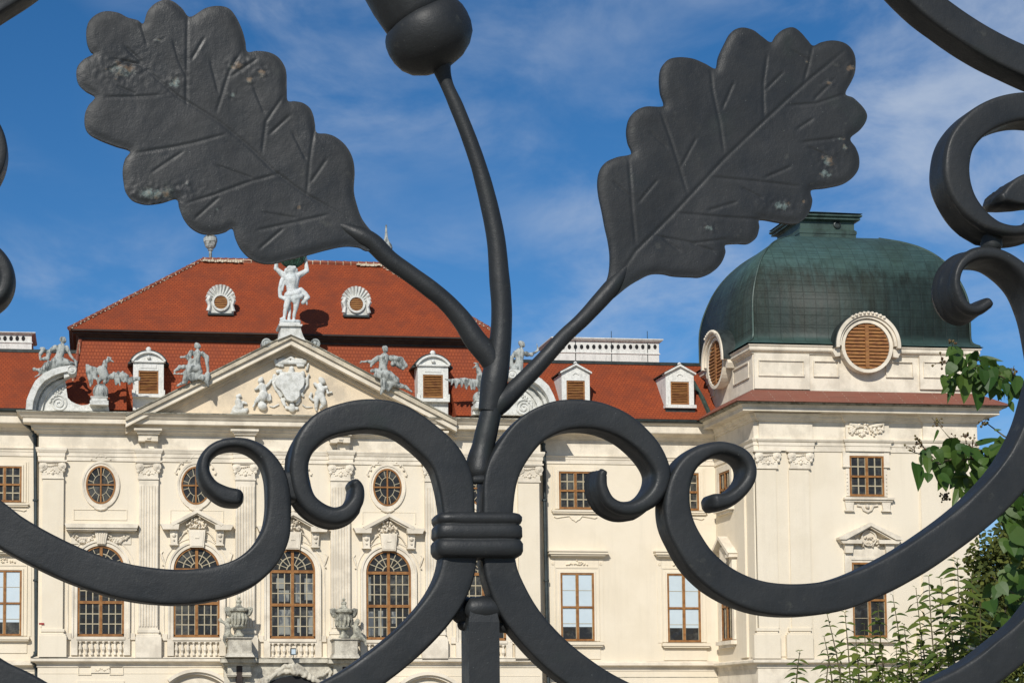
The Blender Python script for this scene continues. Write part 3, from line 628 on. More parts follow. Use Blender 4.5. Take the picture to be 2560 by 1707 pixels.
# ------------------------------------------------------------ windows
def arched_window(parent, loc, s, W=57, zs=85, zt=0, ht=170+54):
    """s metres per px; origin bottom centre of the wood; spring height and total height in px"""
    w_ = W*s; H = 223*s; zsp = H-57*s
    fr = MB(); gb = MB(); pn = MB()
    def inner(d): return [(-w_+d,d)] + [(-w_+d,zsp)] + arc(0,zsp,w_-d,180,0,24)[1:] + [(w_-d,d)]
    fr.band(inner(0), inner(5*s), -.07, .05); fr.box(-w_,w_,-.07,.05,0,6*s)
    fr.box(-3.5*s,3.5*s,-.09,.05,5*s,H-4*s)
    for z in (83.5, 166.5): fr.box(-w_+4*s,w_-4*s,-.085,.05,(z-3.5)*s,(z+3.5)*s)
    for z0_, z1_, nr in ((6,80,3),(87,163,3)):
        for sd in (-1,1):
            xa, xb = (3.5, 52) if sd > 0 else (-52, -3.5)
            for i in (1,2): x = xa+(xb-xa)*i/3; gb.box((x-1.25)*s,(x+1.25)*s,-.035,.03,z0_*s,z1_*s)
            for i in (1,2): z = z0_+(z1_-z0_)*i/nr; gb.box(xa*s,xb*s,-.034,.03,(z-1.25)*s,(z+1.25)*s)
            for x in (xa if sd>0 else xa, ): pass
            gb.box((xa+.1)*s,(xa+1.4)*s,-.036,.03,z0_*s,z1_*s); gb.box((xb-1.4)*s,(xb-.1)*s,-.036,.03,z0_*s,z1_*s)
    for r_ in (14, 33): gb.band(arc(0,zsp+4*s,(r_+1.3)*s,4,176,20), arc(0,zsp+4*s,(r_-1.3)*s,4,176,20), -.034, .03)
    for k_ in range(1,8):
        t = math.pi*k_/8
        if k_ == 4: continue
        gb.tube([(14*s*math.cos(t),-.02,zsp+4*s+14*s*math.sin(t)),(52*s*math.cos(t),-.02,zsp+4*s+(48 if 2<k_<6 else 50)*s*math.sin(t))], .027, 4)
    pn.prism(inner(2*s), -.012, .06)
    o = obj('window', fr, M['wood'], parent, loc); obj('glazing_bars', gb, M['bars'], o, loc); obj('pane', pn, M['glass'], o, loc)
    return o
def rect_window(parent, px0, py0, px1, py1, Y, style):
    s = P(px0+1,py0,Y).x-P(px0,py0,Y).x; c0 = P((px0+px1)/2, py1, Y); loc = (c0.x, Y, c0.z)
    w_ = (px1-px0)/2*s; H = (py1-py0)*s; t = 4.5*s; fr = MB(); gb = MB(); pn = MB()
    fr.box(-w_,-w_+t,-.07,.05,0,H); fr.box(w_-t,w_,-.07,.05,0,H); fr.box(-w_+t,w_-t,-.07,.05,H-t,H); fr.box(-w_+t,w_-t,-.07,.05,0,t)
    zt = H*.485 if style == 'small' else H*.495
    fr.box(-3*s,3*s,-.08,.05,t,H-t); fr.box(-w_+t,w_-t,-.085,.05,zt-2.4*s,zt+2.4*s)
    pn.box(-w_+t*.5,w_-t*.5,-.012,.06,t*.5,H-t*.5)
    for sd in (-1,1):
        xa, xb = (3*s, w_-t) if sd > 0 else (-w_+t, -3*s); xm_ = (xa+xb)/2
        for za, zb in ((t, zt-2.4*s), (zt+2.4*s, H-t)):
            if style == 'small':
                gb.box(xm_-.03,xm_+.03,-.04,.03,za,zb); 
                for f in (.5,): z = za+(zb-za)*f; gb.box(xa,xb,-.041,.03,z-.03,z+.03)
            else:
                z = (za+zb)/2; gb.box(xa,xb,-.04,.03,z-.013,z+.013)
            gb.box(xa,xa+.025,-.042,.03,za,zb); gb.box(xb-.025,xb,-.042,.03,za,zb)
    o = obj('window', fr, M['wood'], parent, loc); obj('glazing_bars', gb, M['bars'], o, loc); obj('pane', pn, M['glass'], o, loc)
    if style == 'blind':
        b = MB(); b.box(-w_+t,-3*s,-.025,.0,H*.205,H-t); b.box(3*s,w_-t,-.025,.0,H*.205,H-t); obj('blind', b, M['blind'], o, loc)
    return o, s, loc
# arched windows of the pavilion, ovals above them
wins = [(251.5,1590,1362),(491,1592,1367.5),(731,1595.5,1371.5),(971.5,1598,1374.5),(1209,1600,1377)]
sC = P(732,1500,YC).x-P(731,1500,YC).x
proto = None; cur = MB()
for i, (cx, yb, yt) in enumerate(wins):
    c0 = P(cx, yb, YC); loc = Vector((c0.x, YC, c0.z))
    if proto is None: proto = arched_window(pal, loc, sC)
    else: copy_to(proto, loc, pal)
    # surround
    a = MB(); s = sC; zsp = 166*s
    def ln(r, zb): return [(-r*s,zb*s),(-r*s,zsp)] + arc(0,zsp,r*s,180,0,28)[1:] + [(r*s,zb*s)]
    a.band(ln(66,-4), ln(57,-4), -.13, .02); a.band(ln(71,-4), ln(66,-4), -.19, .02); a.band(ln(82,4), ln(79,4), -.04, .02)
    a.box(-84*s,-72*s,-.10,.02,-8*s,8*s); a.box(72*s,84*s,-.10,.02,-8*s,8*s)
    # sill rail and balusters in a shaded recess
    a.box(-59*s,59*s,-.22,.0,-8*s,-1*s); a.box(-57*s,57*s,-.16,.0,-12*s,-8*s)
    a.box(-72*s,-56*s,-.17,.0,-46*s,-4*s); a.box(56*s,72*s,-.17,.0,-46*s,-4*s)
    for q in range(8):
        x = (-49+14*q)*s; a.lathe((x,-.10,-45*s), [(4*s,0),(4*s,3*s),(2*s,6*s),(2.5*s,9*s),(5*s,14*s),(4*s,20*s),(2*s,26*s),(1.8*s,28*s),(3.6*s,30*s),(3.6*s,34*s)], 8)
    if i in (0, 4):     # straight hood with garlands and fluted keystone
        z = 223+ (1362-1325)
        a.box(-85*s,87*s,-.46,.0,(z)*s,(z+5)*s); a.box(-82*s,84*s,-.36,.0,(z-3)*s,(z)*s); a.prism([(-86*s,(z+5)*s),(88*s,(z+5)*s),(91*s,(z+15)*s),(-89*s,(z+15)*s)], -.54, 0)
        a.box(-73*s,73*s,-.05,.0,(z-33)*s,(z-7)*s)
        a.prism([(-10*s,226*s),(10*s,226*s),(16*s,256*s),(-16*s,256*s)], -.26, 0)
        for q in (-6,-2,2,6): a.prism([(q*s-.02,227*s),(q*s+.02,227*s),(q*1.5*s+.03,255*s),(q*1.5*s-.03,255*s)], -.29, 0)
        random.seed(5+i)
        for sd in (-1,1):
            for q in range(26):
                u = q/25; x = sd*(18+50*u)*s; zz = (246-9*math.sin(u*math.pi*1.2)+random.uniform(-5,5)-4*u)*s; rr = (2+2.6*math.sin(u*math.pi)+random.random())*s
                a.lathe((x,-.02,zz), [(rr,0),(rr*.8,.09+.05*random.random()),(rr*.2,.15)], 6, (0,-1,0))
    else:               # triangular hood on consoles, mask keystone
        b0 = 223+ (1367.5-1326); ap = 223+(1367.5-1276); e1 = 44
        for sd in (-1,1):
            a.prism([(sd*46*s,(b0+0)*s),(sd*84*s,b0*s),(sd*86*s,(b0+5)*s),(sd*90*s,(b0+13)*s),(sd*44*s,(b0+13)*s)], -.50, 0)
            a.prism([(sd*66*s,(b0+15)*s),(0,ap*s),(0,(ap-9)*s),(sd*60*s,(b0+9)*s)], -.52, 0); a.prism([(sd*60*s,(b0+9)*s),(0,(ap-9)*s),(0,(ap-13)*s),(sd*56*s,(b0+6)*s)], -.40, 0)
            a.prism([(sd*48*s,(b0-36)*s),(sd*64*s,(b0-36)*s),(sd*67*s,b0*s),(sd*48*s,b0*s)], -.26, 0); a.box(sd*46*s,sd*67*s,-.28,0,(b0-38)*s,(b0-35)*s)
            a.lathe((sd*57*s,-.22,(b0-13)*s), [(6*s,0),(5*s,.1),(2*s,.14)], 10, (0,-1,0)); a.lathe((sd*57*s,-.24,(b0-25)*s), [(3*s,0),(2*s,.1)], 8, (0,-1,0))
            for q in range(12):         # festoons
                u = q/11; a.lathe((sd*(26+22*u)*s,-.02,(b0-4-30*u**1.6)*s), [(2.4*s,0),(1.6*s,.08)], 6, (0,-1,0))
        a.prism([(-17*s,(b0-43)*s),(17*s,(b0-43)*s),(21*s,b0*s),(-21*s,b0*s)], -.30, 0); a.prism([(-14*s,(b0-40)*s),(14*s,(b0-40)*s),(17*s,(b0-3)*s),(-17*s,(b0-3)*s)], -.33, 0)
        a.box(-5*s,5*s,-.36,0,(b0-21)*s,(b0-18)*s)
        random.seed(20+i)
        for q in range(46):
            t = random.uniform(0,math.pi); rr0 = random.uniform(4,24); x = rr0*math.cos(t)*1.05*s; zz = (b0+4+rr0*math.sin(t)*1.15)*s; rr = random.uniform(2,4.2)*s
            a.lathe((x,-.10,zz), [(rr,0),(rr*.8,.12+.1*random.random()),(rr*.2,.22+.06*random.random())], 6, (0,-1,0))
        a.prism([(-24*s,b0*s),(24*s,b0*s),(20*s,(b0+16)*s),(8*s,(b0+30)*s),(-8*s,(b0+30)*s),(-20*s,(b0+16)*s)], -.13, 0)
        for sd in (-1,1):
            a.tube([(sd*83*s,-.03,212*s),(sd*88*s,-.05,206*s),(sd*83*s,-.05,192*s),(sd*80*s,-.03,182*s)], [.03,.05,.06,.03], 5); a.lathe((sd*83*s,-.02,178*s), [(2.6*s,0),(1.5*s,.1)], 6, (0,-1,0))
    obj('window_surround', a, M['trim'], pal, loc, whole=True)
    # panel line between oval and hood
    pn_ = MB(); y0p = 1272.5+ (cx-251)*.0096
    if i in (0,4): frame(pn_, cx-68, y0p, cx+66, y0p+27, 1.6, YC-.035, YC)
    else: rect(pn_, cx+66, y0p, cx+68, y0p+30, YC-.04, YC); rect(pn_, cx-66, y0p, cx-64, y0p+30, YC-.04, YC); rect(pn_, cx-64, y0p, cx+66, y0p+1.2, YC-.02, YC)
    obj('wall_panel', pn_, M['plaster'], pal)
    # pale panels follow
# pale panels laid over some panes of two arched windows
for cx, yb, parts in ((731,1595.5,((-34,10,-6,72),(12,15,20,50),(40,12,50,70),(-34,92,-8,120),(8,90,20,158),(30,96,50,150),(-40,124,-20,150))), (971.5,1598,((-50,10,-38,70),(-26,10,-14,72),(8,40,20,70),(-50,96,-44,156)))):
    b = MB(); s = sC
    for x0,z0_,x1,z1_ in parts: b.box(x0*s,x1*s,-.022,.0,z0_*s,z1_*s)
    c0 = P(cx,yb,YC); obj('pale_panel', b, M['pale_panel'], pal, (c0.x,YC,c0.z), whole=True)
ovp = None
for i, (cx, cy) in enumerate(((252,1211.6),(489.5,1213.5),(729.5,1215.5),(968,1218),(1207,1220.5))):
    c0 = P(cx, cy, YC); loc = Vector((c0.x,YC,c0.z)); s = sC
    def el(rx, rz, a0=0, a1=360, n=40): return [(rx*s*math.cos(math.radians(a0+(a1-a0)*k/n)), rz*s*math.sin(math.radians(a0+(a1-a0)*k/n))) for k in range(n+1)]
    if ovp is None:
        fr = MB(); fr.band(el(36.5,47.5), el(32.5,43.5), -.07, .05); fr.box(-1.8*s,1.8*s,-.08,.05,-44*s,44*s); fr.box(-33*s,33*s,-.078,.05,-1.8*s,1.8*s)
        gb = MB(); gb.band(el(19,26), el(17.6,24.6), -.035, .03)
        for k_ in range(12):
            t = math.radians(15+30*k_); gb.tube([(17.5*s*math.cos(t),-.02,24.5*s*math.sin(t)),(33*s*math.cos(t),-.02,44*s*math.sin(t))], .022, 4)
        pn = MB(); pn.prism(el(34,45)[:-1], -.012, .06)
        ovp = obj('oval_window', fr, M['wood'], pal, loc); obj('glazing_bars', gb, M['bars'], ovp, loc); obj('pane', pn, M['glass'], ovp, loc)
    else: copy_to(ovp, loc, pal)
    a = MB(); a.band(el(46.5,59), el(42,53.5), -.09, .02); a.band(el(42,53.5), el(36.5,47.5), -.05, .02)
    # wreath ornament around
    for q in range(11):
        t = math.radians(25+130*q/10); r2 = (53,70)
        if i == 0 and abs(q-5) > 2: continue
        a.lathe((r2[0]*s*math.cos(t),-.01,r2[1]*s*math.sin(t)), [(3.2*s,0),(2.4*s,.07),(.8*s,.10)], 6, (0,-1,0))
    a.tube([(-8*s,-.05,72*s),(-4*s,-.07,79*s),(4*s,-.07,79*s),(8*s,-.05,72*s)], .06, 6)
    if i: a.band(el(58,76,25,155,20), el(55.5,73.5,25,155,20), -.05, .01)
    a.tube([(-16*s,-.05,-56*s),(-8*s,-.07,-60*s),(0,-.07,-61.5*s),(8*s,-.07,-60*s),(16*s,-.05,-56*s)], .055, 6)
    obj('oval_surround', a, M['trim'], pal, loc, whole=True)

# wing windows
def surround(px0, py0, px1, py1, Y, kind, loc, s):
    a = MB(); w_ = (px1-px0)/2*s; H = (py1-py0)*s
    def fr_(e, t, d, zb=0): 
        a.box(-w_-e-t,-w_-e,-d,.02,zb,H+e+t); a.box(w_+e,w_+e+t,-d,.02,zb,H+e+t); a.box(-w_-e,w_+e,-d+.001,.02,H+e,H+e+t)
    fr_(0, 4*s, .10); fr_(4*s, 7*s, .05); 
    if kind == 'tall':
        fr_(11*s, 2.5*s, .08)
        a.box(-w_-24*s,-w_-13.5*s,-.03,.02,-2*s,H+40*s); a.box(w_+13.5*s,w_+24*s,-.03,.02,-2*s,H+40*s)
        a.box(-w_-13*s,w_+13*s,-.025,.02,H+14*s,H+40*s)
        zc = H+41*s
        a.box(-w_-25*s,w_+26*s,-.20,0,zc-3*s,zc+0*s); a.prism([(-w_-29*s,zc+4*s),(w_+30*s,zc+4*s),(w_+26*s,zc),(-w_-25*s,zc)], -.32, 0); a.box(-w_-31*s,w_+32*s,-.40,0,zc+4*s,zc+10*s); a.box(-w_-33*s,w_+34*s,-.46,0,zc+10*s,zc+13*s)
        a.box(-w_-16*s,w_+20*s,-.30,0,-10*s,-3*s); a.box(-w_-12*s,w_+18*s,-.24,0,-14*s,-10*s); a.box(-w_-10*s,w_+14*s,-.05,0,-44*s,-14*s)
        random.seed(int(px0))
        for q in range(26):
            u = random.uniform(-1,1); x = u*26*s; zz = H+(26-6*abs(u)+random.uniform(-6,6)*(1-abs(u)))*s; a.lathe((x,-.01,zz), [(2.6*s,0),(1.8*s,.07),(.5*s,.1)], 6, (0,-1,0))
        for sd in (-1,1): a.lathe((sd*(w_+18*s),-.01,H+22*s), [(4*s,0),(3.4*s,.05),(2*s,.03),(1.4*s,.06)], 10, (0,-1,0))
    else:
        a.box(-w_-19*s,w_+18*s,-.18,0,-7*s,-3*s); a.box(-w_-17*s,w_+16*s,-.13,0,-11*s,-7*s)
        pts = [(-w_-12*s,-19*s),(-w_-6*s,-22*s),(-w_+4*s,-20*s),(-16*s,-17*s),(-9*s,-25*s),(-4*s,-27*s),(0,-31*s),(4*s,-27*s),(9*s,-25*s),(16*s,-17*s),(w_-4*s,-20*s),(w_+6*s,-22*s),(w_+12*s,-19*s)]
        a.tube([(x,-.03,z) for x,z in pts], .035, 5)
        a.box(-w_-17*s,-w_-14*s,-.03,0,0,H+12*s); a.box(w_+14*s,w_+17*s,-.03,0,0,H+12*s)
    obj('window_surround', a, M['plaster'], pal, loc, whole=True)
for r4, st in (((1397,1180,1480,1272),'small'), ((1664,1184,1747,1275),'small'), ((-32,1163,54,1254.5),'small'), ((1402,1435,1486,1601),'blind'), ((1669,1438,1752,1604),'blind'), ((-32,1422,53.5,1588),'blind')):
    o, s, loc = rect_window(pal, *r4, YW, st); surround(*r4, YW, 'tall' if st == 'blind' else 'small', loc, s)
# tower front windows
for r4, st in (((2124,1143,2210,1240),'small'), ((2132,1413,2217,1592),'tallgl')):
    o, s, loc = rect_window(pal, *r4, YT, st); a = MB(); w_ = (r4[2]-r4[0])/2*s; H = (r4[3]-r4[1])*s
    if st == 'small':
        a.box(-w_-16*s,-w_,-.10,.02,H*.72,H+12*s); a.box(w_,w_+14*s,-.10,.02,H*.72,H+12*s); a.box(-w_,w_,-.08,.02,H,H+12*s); a.box(-w_-9*s,-w_,-.05,.02,0,H*.72); a.box(w_,w_+8*s,-.05,.02,0,H*.72)
        a.box(-w_-17*s,-w_+1*s,-.13,.02,H*.71,H*.74); a.box(w_-1*s,w_+15*s,-.13,.02,H*.71,H*.74)
        a.box(-w_-17*s,w_+22*s,-.26,0,-9*s,-4*s); a.box(-w_-14*s,w_+18*s,-.18,0,-14*s,-9*s)
        for sd in (-1,1): x = sd*(w_+3*s); a.prism([(x-11*s,-14*s),(x+11*s,-14*s),(x+8*s,-34*s),(x-8*s,-34*s)], -.14, 0); a.box(x-12*s,x+12*s,-.16,0,-37*s,-34*s)
        a.tube([(-26*s,-.04,-22*s),(-14*s,-.05,-24*s),(-10*s,-.05,-33*s),(0,-.06,-38*s),(10*s,-.05,-33*s),(14*s,-.05,-24*s),(26*s,-.04,-22*s)], .06, 6); a.lathe((0,-.02,-25*s), [(6*s,0),(4*s,.1),(1*s,.13)], 8, (0,-1,0))
        for sd in (-1,1):
            for q in range(6): a.lathe((sd*(w_+6*s),-.03,(8+9*q)*s), [(2.4*s,0),(1.4*s,.06)], 6, (0,-1,0))
    else:
        a.box(-w_-17*s,-w_,-.10,.02,-4*s,H+38*s); a.box(w_,w_+17*s,-.10,.02,-4*s,H+38*s); a.box(-w_,w_,-.07,.02,H,H+38*s); a.box(-w_-3*s,w_+3*s,-.12,.02,H+6*s,H+12*s)
        b0 = H+44*s
        for sd in (-1,1):
            a.prism([(sd*22*s,b0),(sd*70*s,b0),(sd*76*s,b0+9*s),(sd*20*s,b0+9*s)], -.42, 0); a.prism([(sd*79*s,b0+9*s),(sd*79*s,b0+14*s),(0,b0+50*s),(0,b0+42*s),(sd*62*s,b0+9*s)], -.50, 0); a.prism([(sd*60*s,b0+9*s),(0,b0+42*s),(0,b0+38*s),(sd*54*s,b0+9*s)], -.40, 0)
            a.prism([(sd*42*s,b0-22*s),(sd*60*s,b0-22*s),(sd*62*s,b0),(sd*40*s,b0)], -.26, 0)
        a.band([(x,z+b0+14*s) for x,z in arc(0,0,19*s,0,360)], [(x,z+b0+14*s) for x,z in arc(0,0,16*s,0,360)], -.22, 0)
        a.prism([(x,z+b0+14*s) for x,z in arc(0,0,17*s,0,360)][:-1], -.14, 0)
        random.seed(4)
        for q in range(40):
            t = random.uniform(-math.pi,0) if q > 12 else random.uniform(0,math.pi); rr0 = random.uniform(12,38) if q > 12 else random.uniform(2,12); a.lathe((rr0*math.cos(t)*s,-.06,b0+12*s+rr0*.6*math.sin(t)*s), [(3.4*s,0),(2.6*s,.12),(.6*s,.2)], 6, (0,-1,0))
        a.box(-w_-16*s,w_+18*s,-.24,0,-12*s,-5*s)
    obj('window_surround', a, M['trim'], pal, loc, whole=True)
# tower pilasters (paired at the corners)
for cx, cp_ in ((1919,True),(2001,True),(2331,False),(2410,False)):
    dy = (cx-1919)*.006
    pilaster(cx, False, 25, Y=YT, ytop=1174+dy, ybase=1569+dy*.4, cap=cp_, yc0=1124+dy, yped=(1590,1645), d=.12)
w = MB(); rect(w, 1893, 1128, 2029, 1640, YT-.05, YT+.05); rect(w, 2303, 1132, 2440, 1640, YT-.05, YT+.05); obj('pilaster_backing', w, M['plaster'], pal)
# frieze relief
a = MB(); random.seed(11)
for q in range(70):
    u = random.uniform(-1,1); v = random.uniform(-1,1)
    if abs(v) > 1-.55*abs(u)**2: continue
    p_ = P(2166+44*u, 1075+15*v, YT-.17); r0 = random.uniform(.05,.11); a.lathe((p_.x, YT-.15, p_.z), [(r0,0),(r0*.8,.06+.05*random.random()),(r0*.2,.12)], 6, (0,-1,0))
for sd in (-1,1):
    a.tube([(lambda p_: (p_.x, YT-.2, p_.z))(P(2166+sd*x,y,YT-.17)) for x,y in ((8,1066),(24,1064),(42,1060),(40,1072),(30,1080))], [.05,.09,.08,.07,.04], 6)
obj('frieze_relief', a, M['trim'], pal, whole=True)
# left side of the tower: window hoods and pilaster strip seen obliquely
def side(mb, y0, y1, pyt, pyb, d, ref=1893):
    mb.box(TX0-d, TX0+.05, y0, y1, zat(pyb,ref,YT), zat(pyt,ref,YT))
a = MB(); side(a, YT, YT+.9, 1128, 1640, .08); side(a, YT+1.3, YT+2.2, 1128, 1640, .12)
obj('pilaster', a, M['plaster'], pal)
def sidewin(pyt, pyb, hood):
    zt, zb = zat(pyt,1893,YT), zat(pyb,1893,YT); yc = YT+4.3; fr = MB(); pn = MB(); gb = MB(); a = MB()
    fr.box(TX0-.07,TX0+.05,yc-.85,yc-.75,zb,zt); fr.box(TX0-.07,TX0+.05,yc+.75,yc+.85,zb,zt); fr.box(TX0-.07,TX0+.05,yc-.75,yc+.75,zt-.1,zt); fr.box(TX0-.07,TX0+.05,yc-.75,yc+.75,zb,zb+.1); fr.box(TX0-.08,TX0+.05,yc-.06,yc+.06,zb+.1,zt-.1); fr.box(TX0-.08,TX0+.05,yc-.75,yc+.75,(zt+zb)/2-.05,(zt+zb)/2+.05)
    pn.box(TX0-.015,TX0+.05,yc-.8,yc+.8,zb+.05,zt-.05); gb.box(TX0-.04,TX0,yc-.42,yc-.38,zb+.1,zt-.1); gb.box(TX0-.04,TX0,yc+.38,yc+.42,zb+.1,zt-.1)
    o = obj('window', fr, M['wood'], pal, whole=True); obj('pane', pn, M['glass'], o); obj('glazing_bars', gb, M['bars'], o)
    a.box(TX0-.3,TX0,yc-1.2,yc+1.2,zb-.25,zb-.05); a.box(TX0-.2,TX0,yc-1.0,yc+1.0,zb-.4,zb-.25); a.box(TX0-.1,TX0,yc-1.15,yc-.85,zb,zt+.3); a.box(TX0-.1,TX0,yc+.85,yc+1.15,zb,zt+.3); a.box(TX0-.1,TX0,yc-.85,yc+.85,zt,zt+.3)
    if hood:
        zh = zt+.9
        for sd in (-1,1): a.add([(TX0-.5,yc+sd*1.6,zh),(TX0-.5,yc,zh+1.0),(TX0-.5,yc,zh+.82),(TX0-.5,yc+sd*1.45,zh-.12),(TX0,yc+sd*1.6,zh),(TX0,yc,zh+1.0),(TX0,yc,zh+.82),(TX0,yc+sd*1.45,zh-.12)], [(0,1,2,3),(0,4,5,1),(3,2,6,7),(0,3,7,4),(4,7,6,5)])
        a.box(TX0-.45,TX0,yc-1.55,yc-.9,zh-.2,zh-.05); a.box(TX0-.45,TX0,yc+.9,yc+1.55,zh-.2,zh-.05); a.box(TX0-.25,TX0,yc-.5,yc+.5,zh-.5,zh+.45); a.box(TX0-.25,TX0,yc-1.4,yc-1.0,zh-.9,zh-.2); a.box(TX0-.25,TX0,yc+1.0,yc+1.4,zh-.9,zh-.2)
    obj('window_surround', a, M['trim'], pal, whole=True)
sidewin(1150, 1242, False); sidewin(1415, 1590, True)

# ------------------------------------------------------------ pediment
AP, BL, BR = (727.5,832), (314,1038), (1142,1049)
def chev(t0, t1, Yf, Yb, name, m):
    b = MB(); ax, ay = AP
    for (bx, by) in (BL, BR):
        pts = poly([(bx,by+t0*1.0),(ax,ay+t0),(ax,ay+t1),(bx,by+t1)], Yf)
        b.prism(pts, Yf, Yb)
    return obj(name, b, m, pal)
ty = MB(); ty.prism(poly([(330,1043.5),(727.5,862),(1126,1052)], 94.66), 94.66, 96.2); tymp = obj('tympanum', ty, M['tympanum'], pal)
pbk = MB(); pbk.prism(poly([(322,1040),(727.5,838),(1134,1050)], 94.9), 94.9, 96.6); obj('pediment_back', pbk, M['weathered'], pal)
chev(0, 14, 93.84, 95.9, 'raking_sima', M['weathered']); chev(14, 29, 93.98, 95.85, 'raking_cornice', M['trim']); chev(29, 37, 94.4, 95.8, 'raking_moulding', M['weathered']); chev(37, 46, 94.52, 95.75, 'raking_moulding', M['tympanum'])
b = MB()
for t, Y0 in ((1.5, 93.80),):
    for (bx, by) in (BL, BR):
        b.prism(poly([(bx,by-1.5),(AP[0],AP[1]-2.5),(AP[0],AP[1]+1),(bx,by+1.5)], 93.80), 93.78, 95.95)
obj('raking_capping', b, M['ledge'], pal)
# pedestal above the apex
b = MB(); b.prism(poly([(693,850),(700,838),(702,820),(703,816),(751,816),(753,826),(757,838),(764,852),(727,836)], 93.75), 93.72, 95.0)
b.prism(poly([(696,810.5),(756,811.5),(754,816),(698,815.5)], 93.7), 93.6, 95.1)
b.prism(poly([(699,806),(750,807),(750,811),(699,811)], 93.8), 93.75, 94.9)
ped = obj('statue_pedestal', b, M['relief'], pal)
b = MB()
for px, py in ((666,858),(788,859)):
    c0 = P(px,py,93.9); b.lathe((c0.x,94.6,c0.z), [(.25,0),(.25,.75),(.18,.78),(.17,.74),(.09,.76),(.03,.8)], 16, (0,-1,0)); 
for a_ in (((675,852),(684,852),(693,850),(693,857),(680,862),(674,864)), ((764,850),(776,854),(784,856),(784,864),(774,858),(764,855))): b.prism(poly(a_, 94.0), 93.98, 94.8)
obj('pedestal_scroll', b, M['statue'], pal)

# volute half gables
OUT = [(65,1027),(67,1003),(77,978),(89,955),(108,938),(134,925),(159,919),(179,917),(190,922),(192,930),(188,938),(179,940),(169,941)]
INN = [(95,1027),(97,1010),(104,988),(116,970),(132,957),(150,948),(166,943)]
PANEL = [(86,1027),(90,1003),(102,980),(120,962),(140,950),(160,946),(165,960),(166,972),(169,994),(178,1003),(190,1009),(204,1013),(220,1011),(228,1005),(236,1000),(262,1001),(268,1006),(271,1014),(273,1027)]
def volute(mir):
    f = (lambda p_: p_) if not mir else (lambda p_: (1455.5-p_[0]+ (0), p_[1]+ (727.7-p_[0])*2*.0092*1.0))
    Yf = 94.3; b = MB()
    b.prism(poly([f(p_) for p_ in PANEL], Yf+.34), Yf+.34, Yf+1.1)
    def dens(pl, n):
        L = [0]
        for i in range(1, len(pl)): L.append(L[-1]+math.dist(pl[i-1], pl[i]))
        out = []
        for k_ in range(n):
            t = L[-1]*k_/(n-1); i = max(j for j in range(len(L)) if L[j] <= t+1e-9); i = min(i, len(pl)-2); u = (t-L[i])/(L[i+1]-L[i]); out.append((pl[i][0]+(pl[i+1][0]-pl[i][0])*u, pl[i][1]+(pl[i+1][1]-pl[i][1])*u))
        return out
    A = dens(OUT[:9], 16); B = dens(INN, 16)
    mid = [((a[0]*.45+b_[0]*.55),(a[1]*.45+b_[1]*.55)) for a, b_ in zip(A, B)]; m2 = [((a[0]*.2+b_[0]*.8),(a[1]*.2+b_[1]*.8)) for a, b_ in zip(A, B)]; m3 = [((a[0]*-.35+b_[0]*1.35),(a[1]*-.35+b_[1]*1.35)) for a, b_ in zip(A, B)]
    b.band(poly([f(p_) for p_ in A], Yf), poly([f(p_) for p_ in mid], Yf), Yf-.45, Yf+1.0)
    b.band(poly([f(p_) for p_ in mid], Yf), poly([f(p_) for p_ in m2], Yf), Yf-.02, Yf+.98)
    b.band(poly([f(p_) for p_ in B], Yf), poly([f(p_) for p_ in m3], Yf), Yf+.20, Yf+.96)
    c0 = P(*f((180,929)), Yf); b.lathe((c0.x,Yf+.5,c0.z), [(.24,0),(.24,.95),(.2,1.0),(.17,.96),(.12,.96),(.1,1.0),(.04,1.02)], 18, (0,-1,0))
    b.prism(poly([f(p_) for p_ in ((160,917),(188,918),(190,926),(172,941),(160,945))], Yf-.3), Yf-.32, Yf+.5)
    # spiral on the panel
    c1 = P(*f((147,1008)), Yf+.34); sp = []
    for k_ in range(44):
        t = k_/43*math.pi*4.6; r0 = .05+.40*(k_/43)**.9; sp.append((c1.x+(-1 if mir else 1)*r0*math.cos(t+1.2), Yf+.32, c1.z+r0*math.sin(t+1.2)))
    b.tube(sp, .05, 6)
    c1 = P(*f((254,1020)), Yf+.12); sp = [(c1.x+(-1 if mir else 1)*(.04+.12*k_/15)*math.cos(k_*.6), Yf+.32, c1.z+(.04+.12*k_/15)*math.sin(k_*.6)) for k_ in range(16)]; b.tube(sp, .03, 5)
    random.seed(9)
    for k_ in range(22):
        t = k_/21; x = 127+34*t+random.uniform(-3,3); y = 1002-33*t**.8+random.uniform(-5,5); p_ = P(*f((x,y)), Yf+.34); b.lathe((p_.x,Yf+.34,p_.z), [(.07,0),(.05,.06),(.01,.09)], 6, (0,-1,0))
    c2 = P(*f((248,992)), Yf); sc_ = .02
    b.loft(c2.x-.34, c2.x+.34, Yf-.1, Yf+.6, [(.12,c2.z-.42),(.12,c2.z-.22),(.04,c2.z-.18),(.04,c2.z-.08),(.09,c2.z-.04),(.09,c2.z+.0),(-.1,c2.z+.02)], cap=True)
    return obj('volute_gable', b, M['relief'], pal)
volute(False); volute(True)

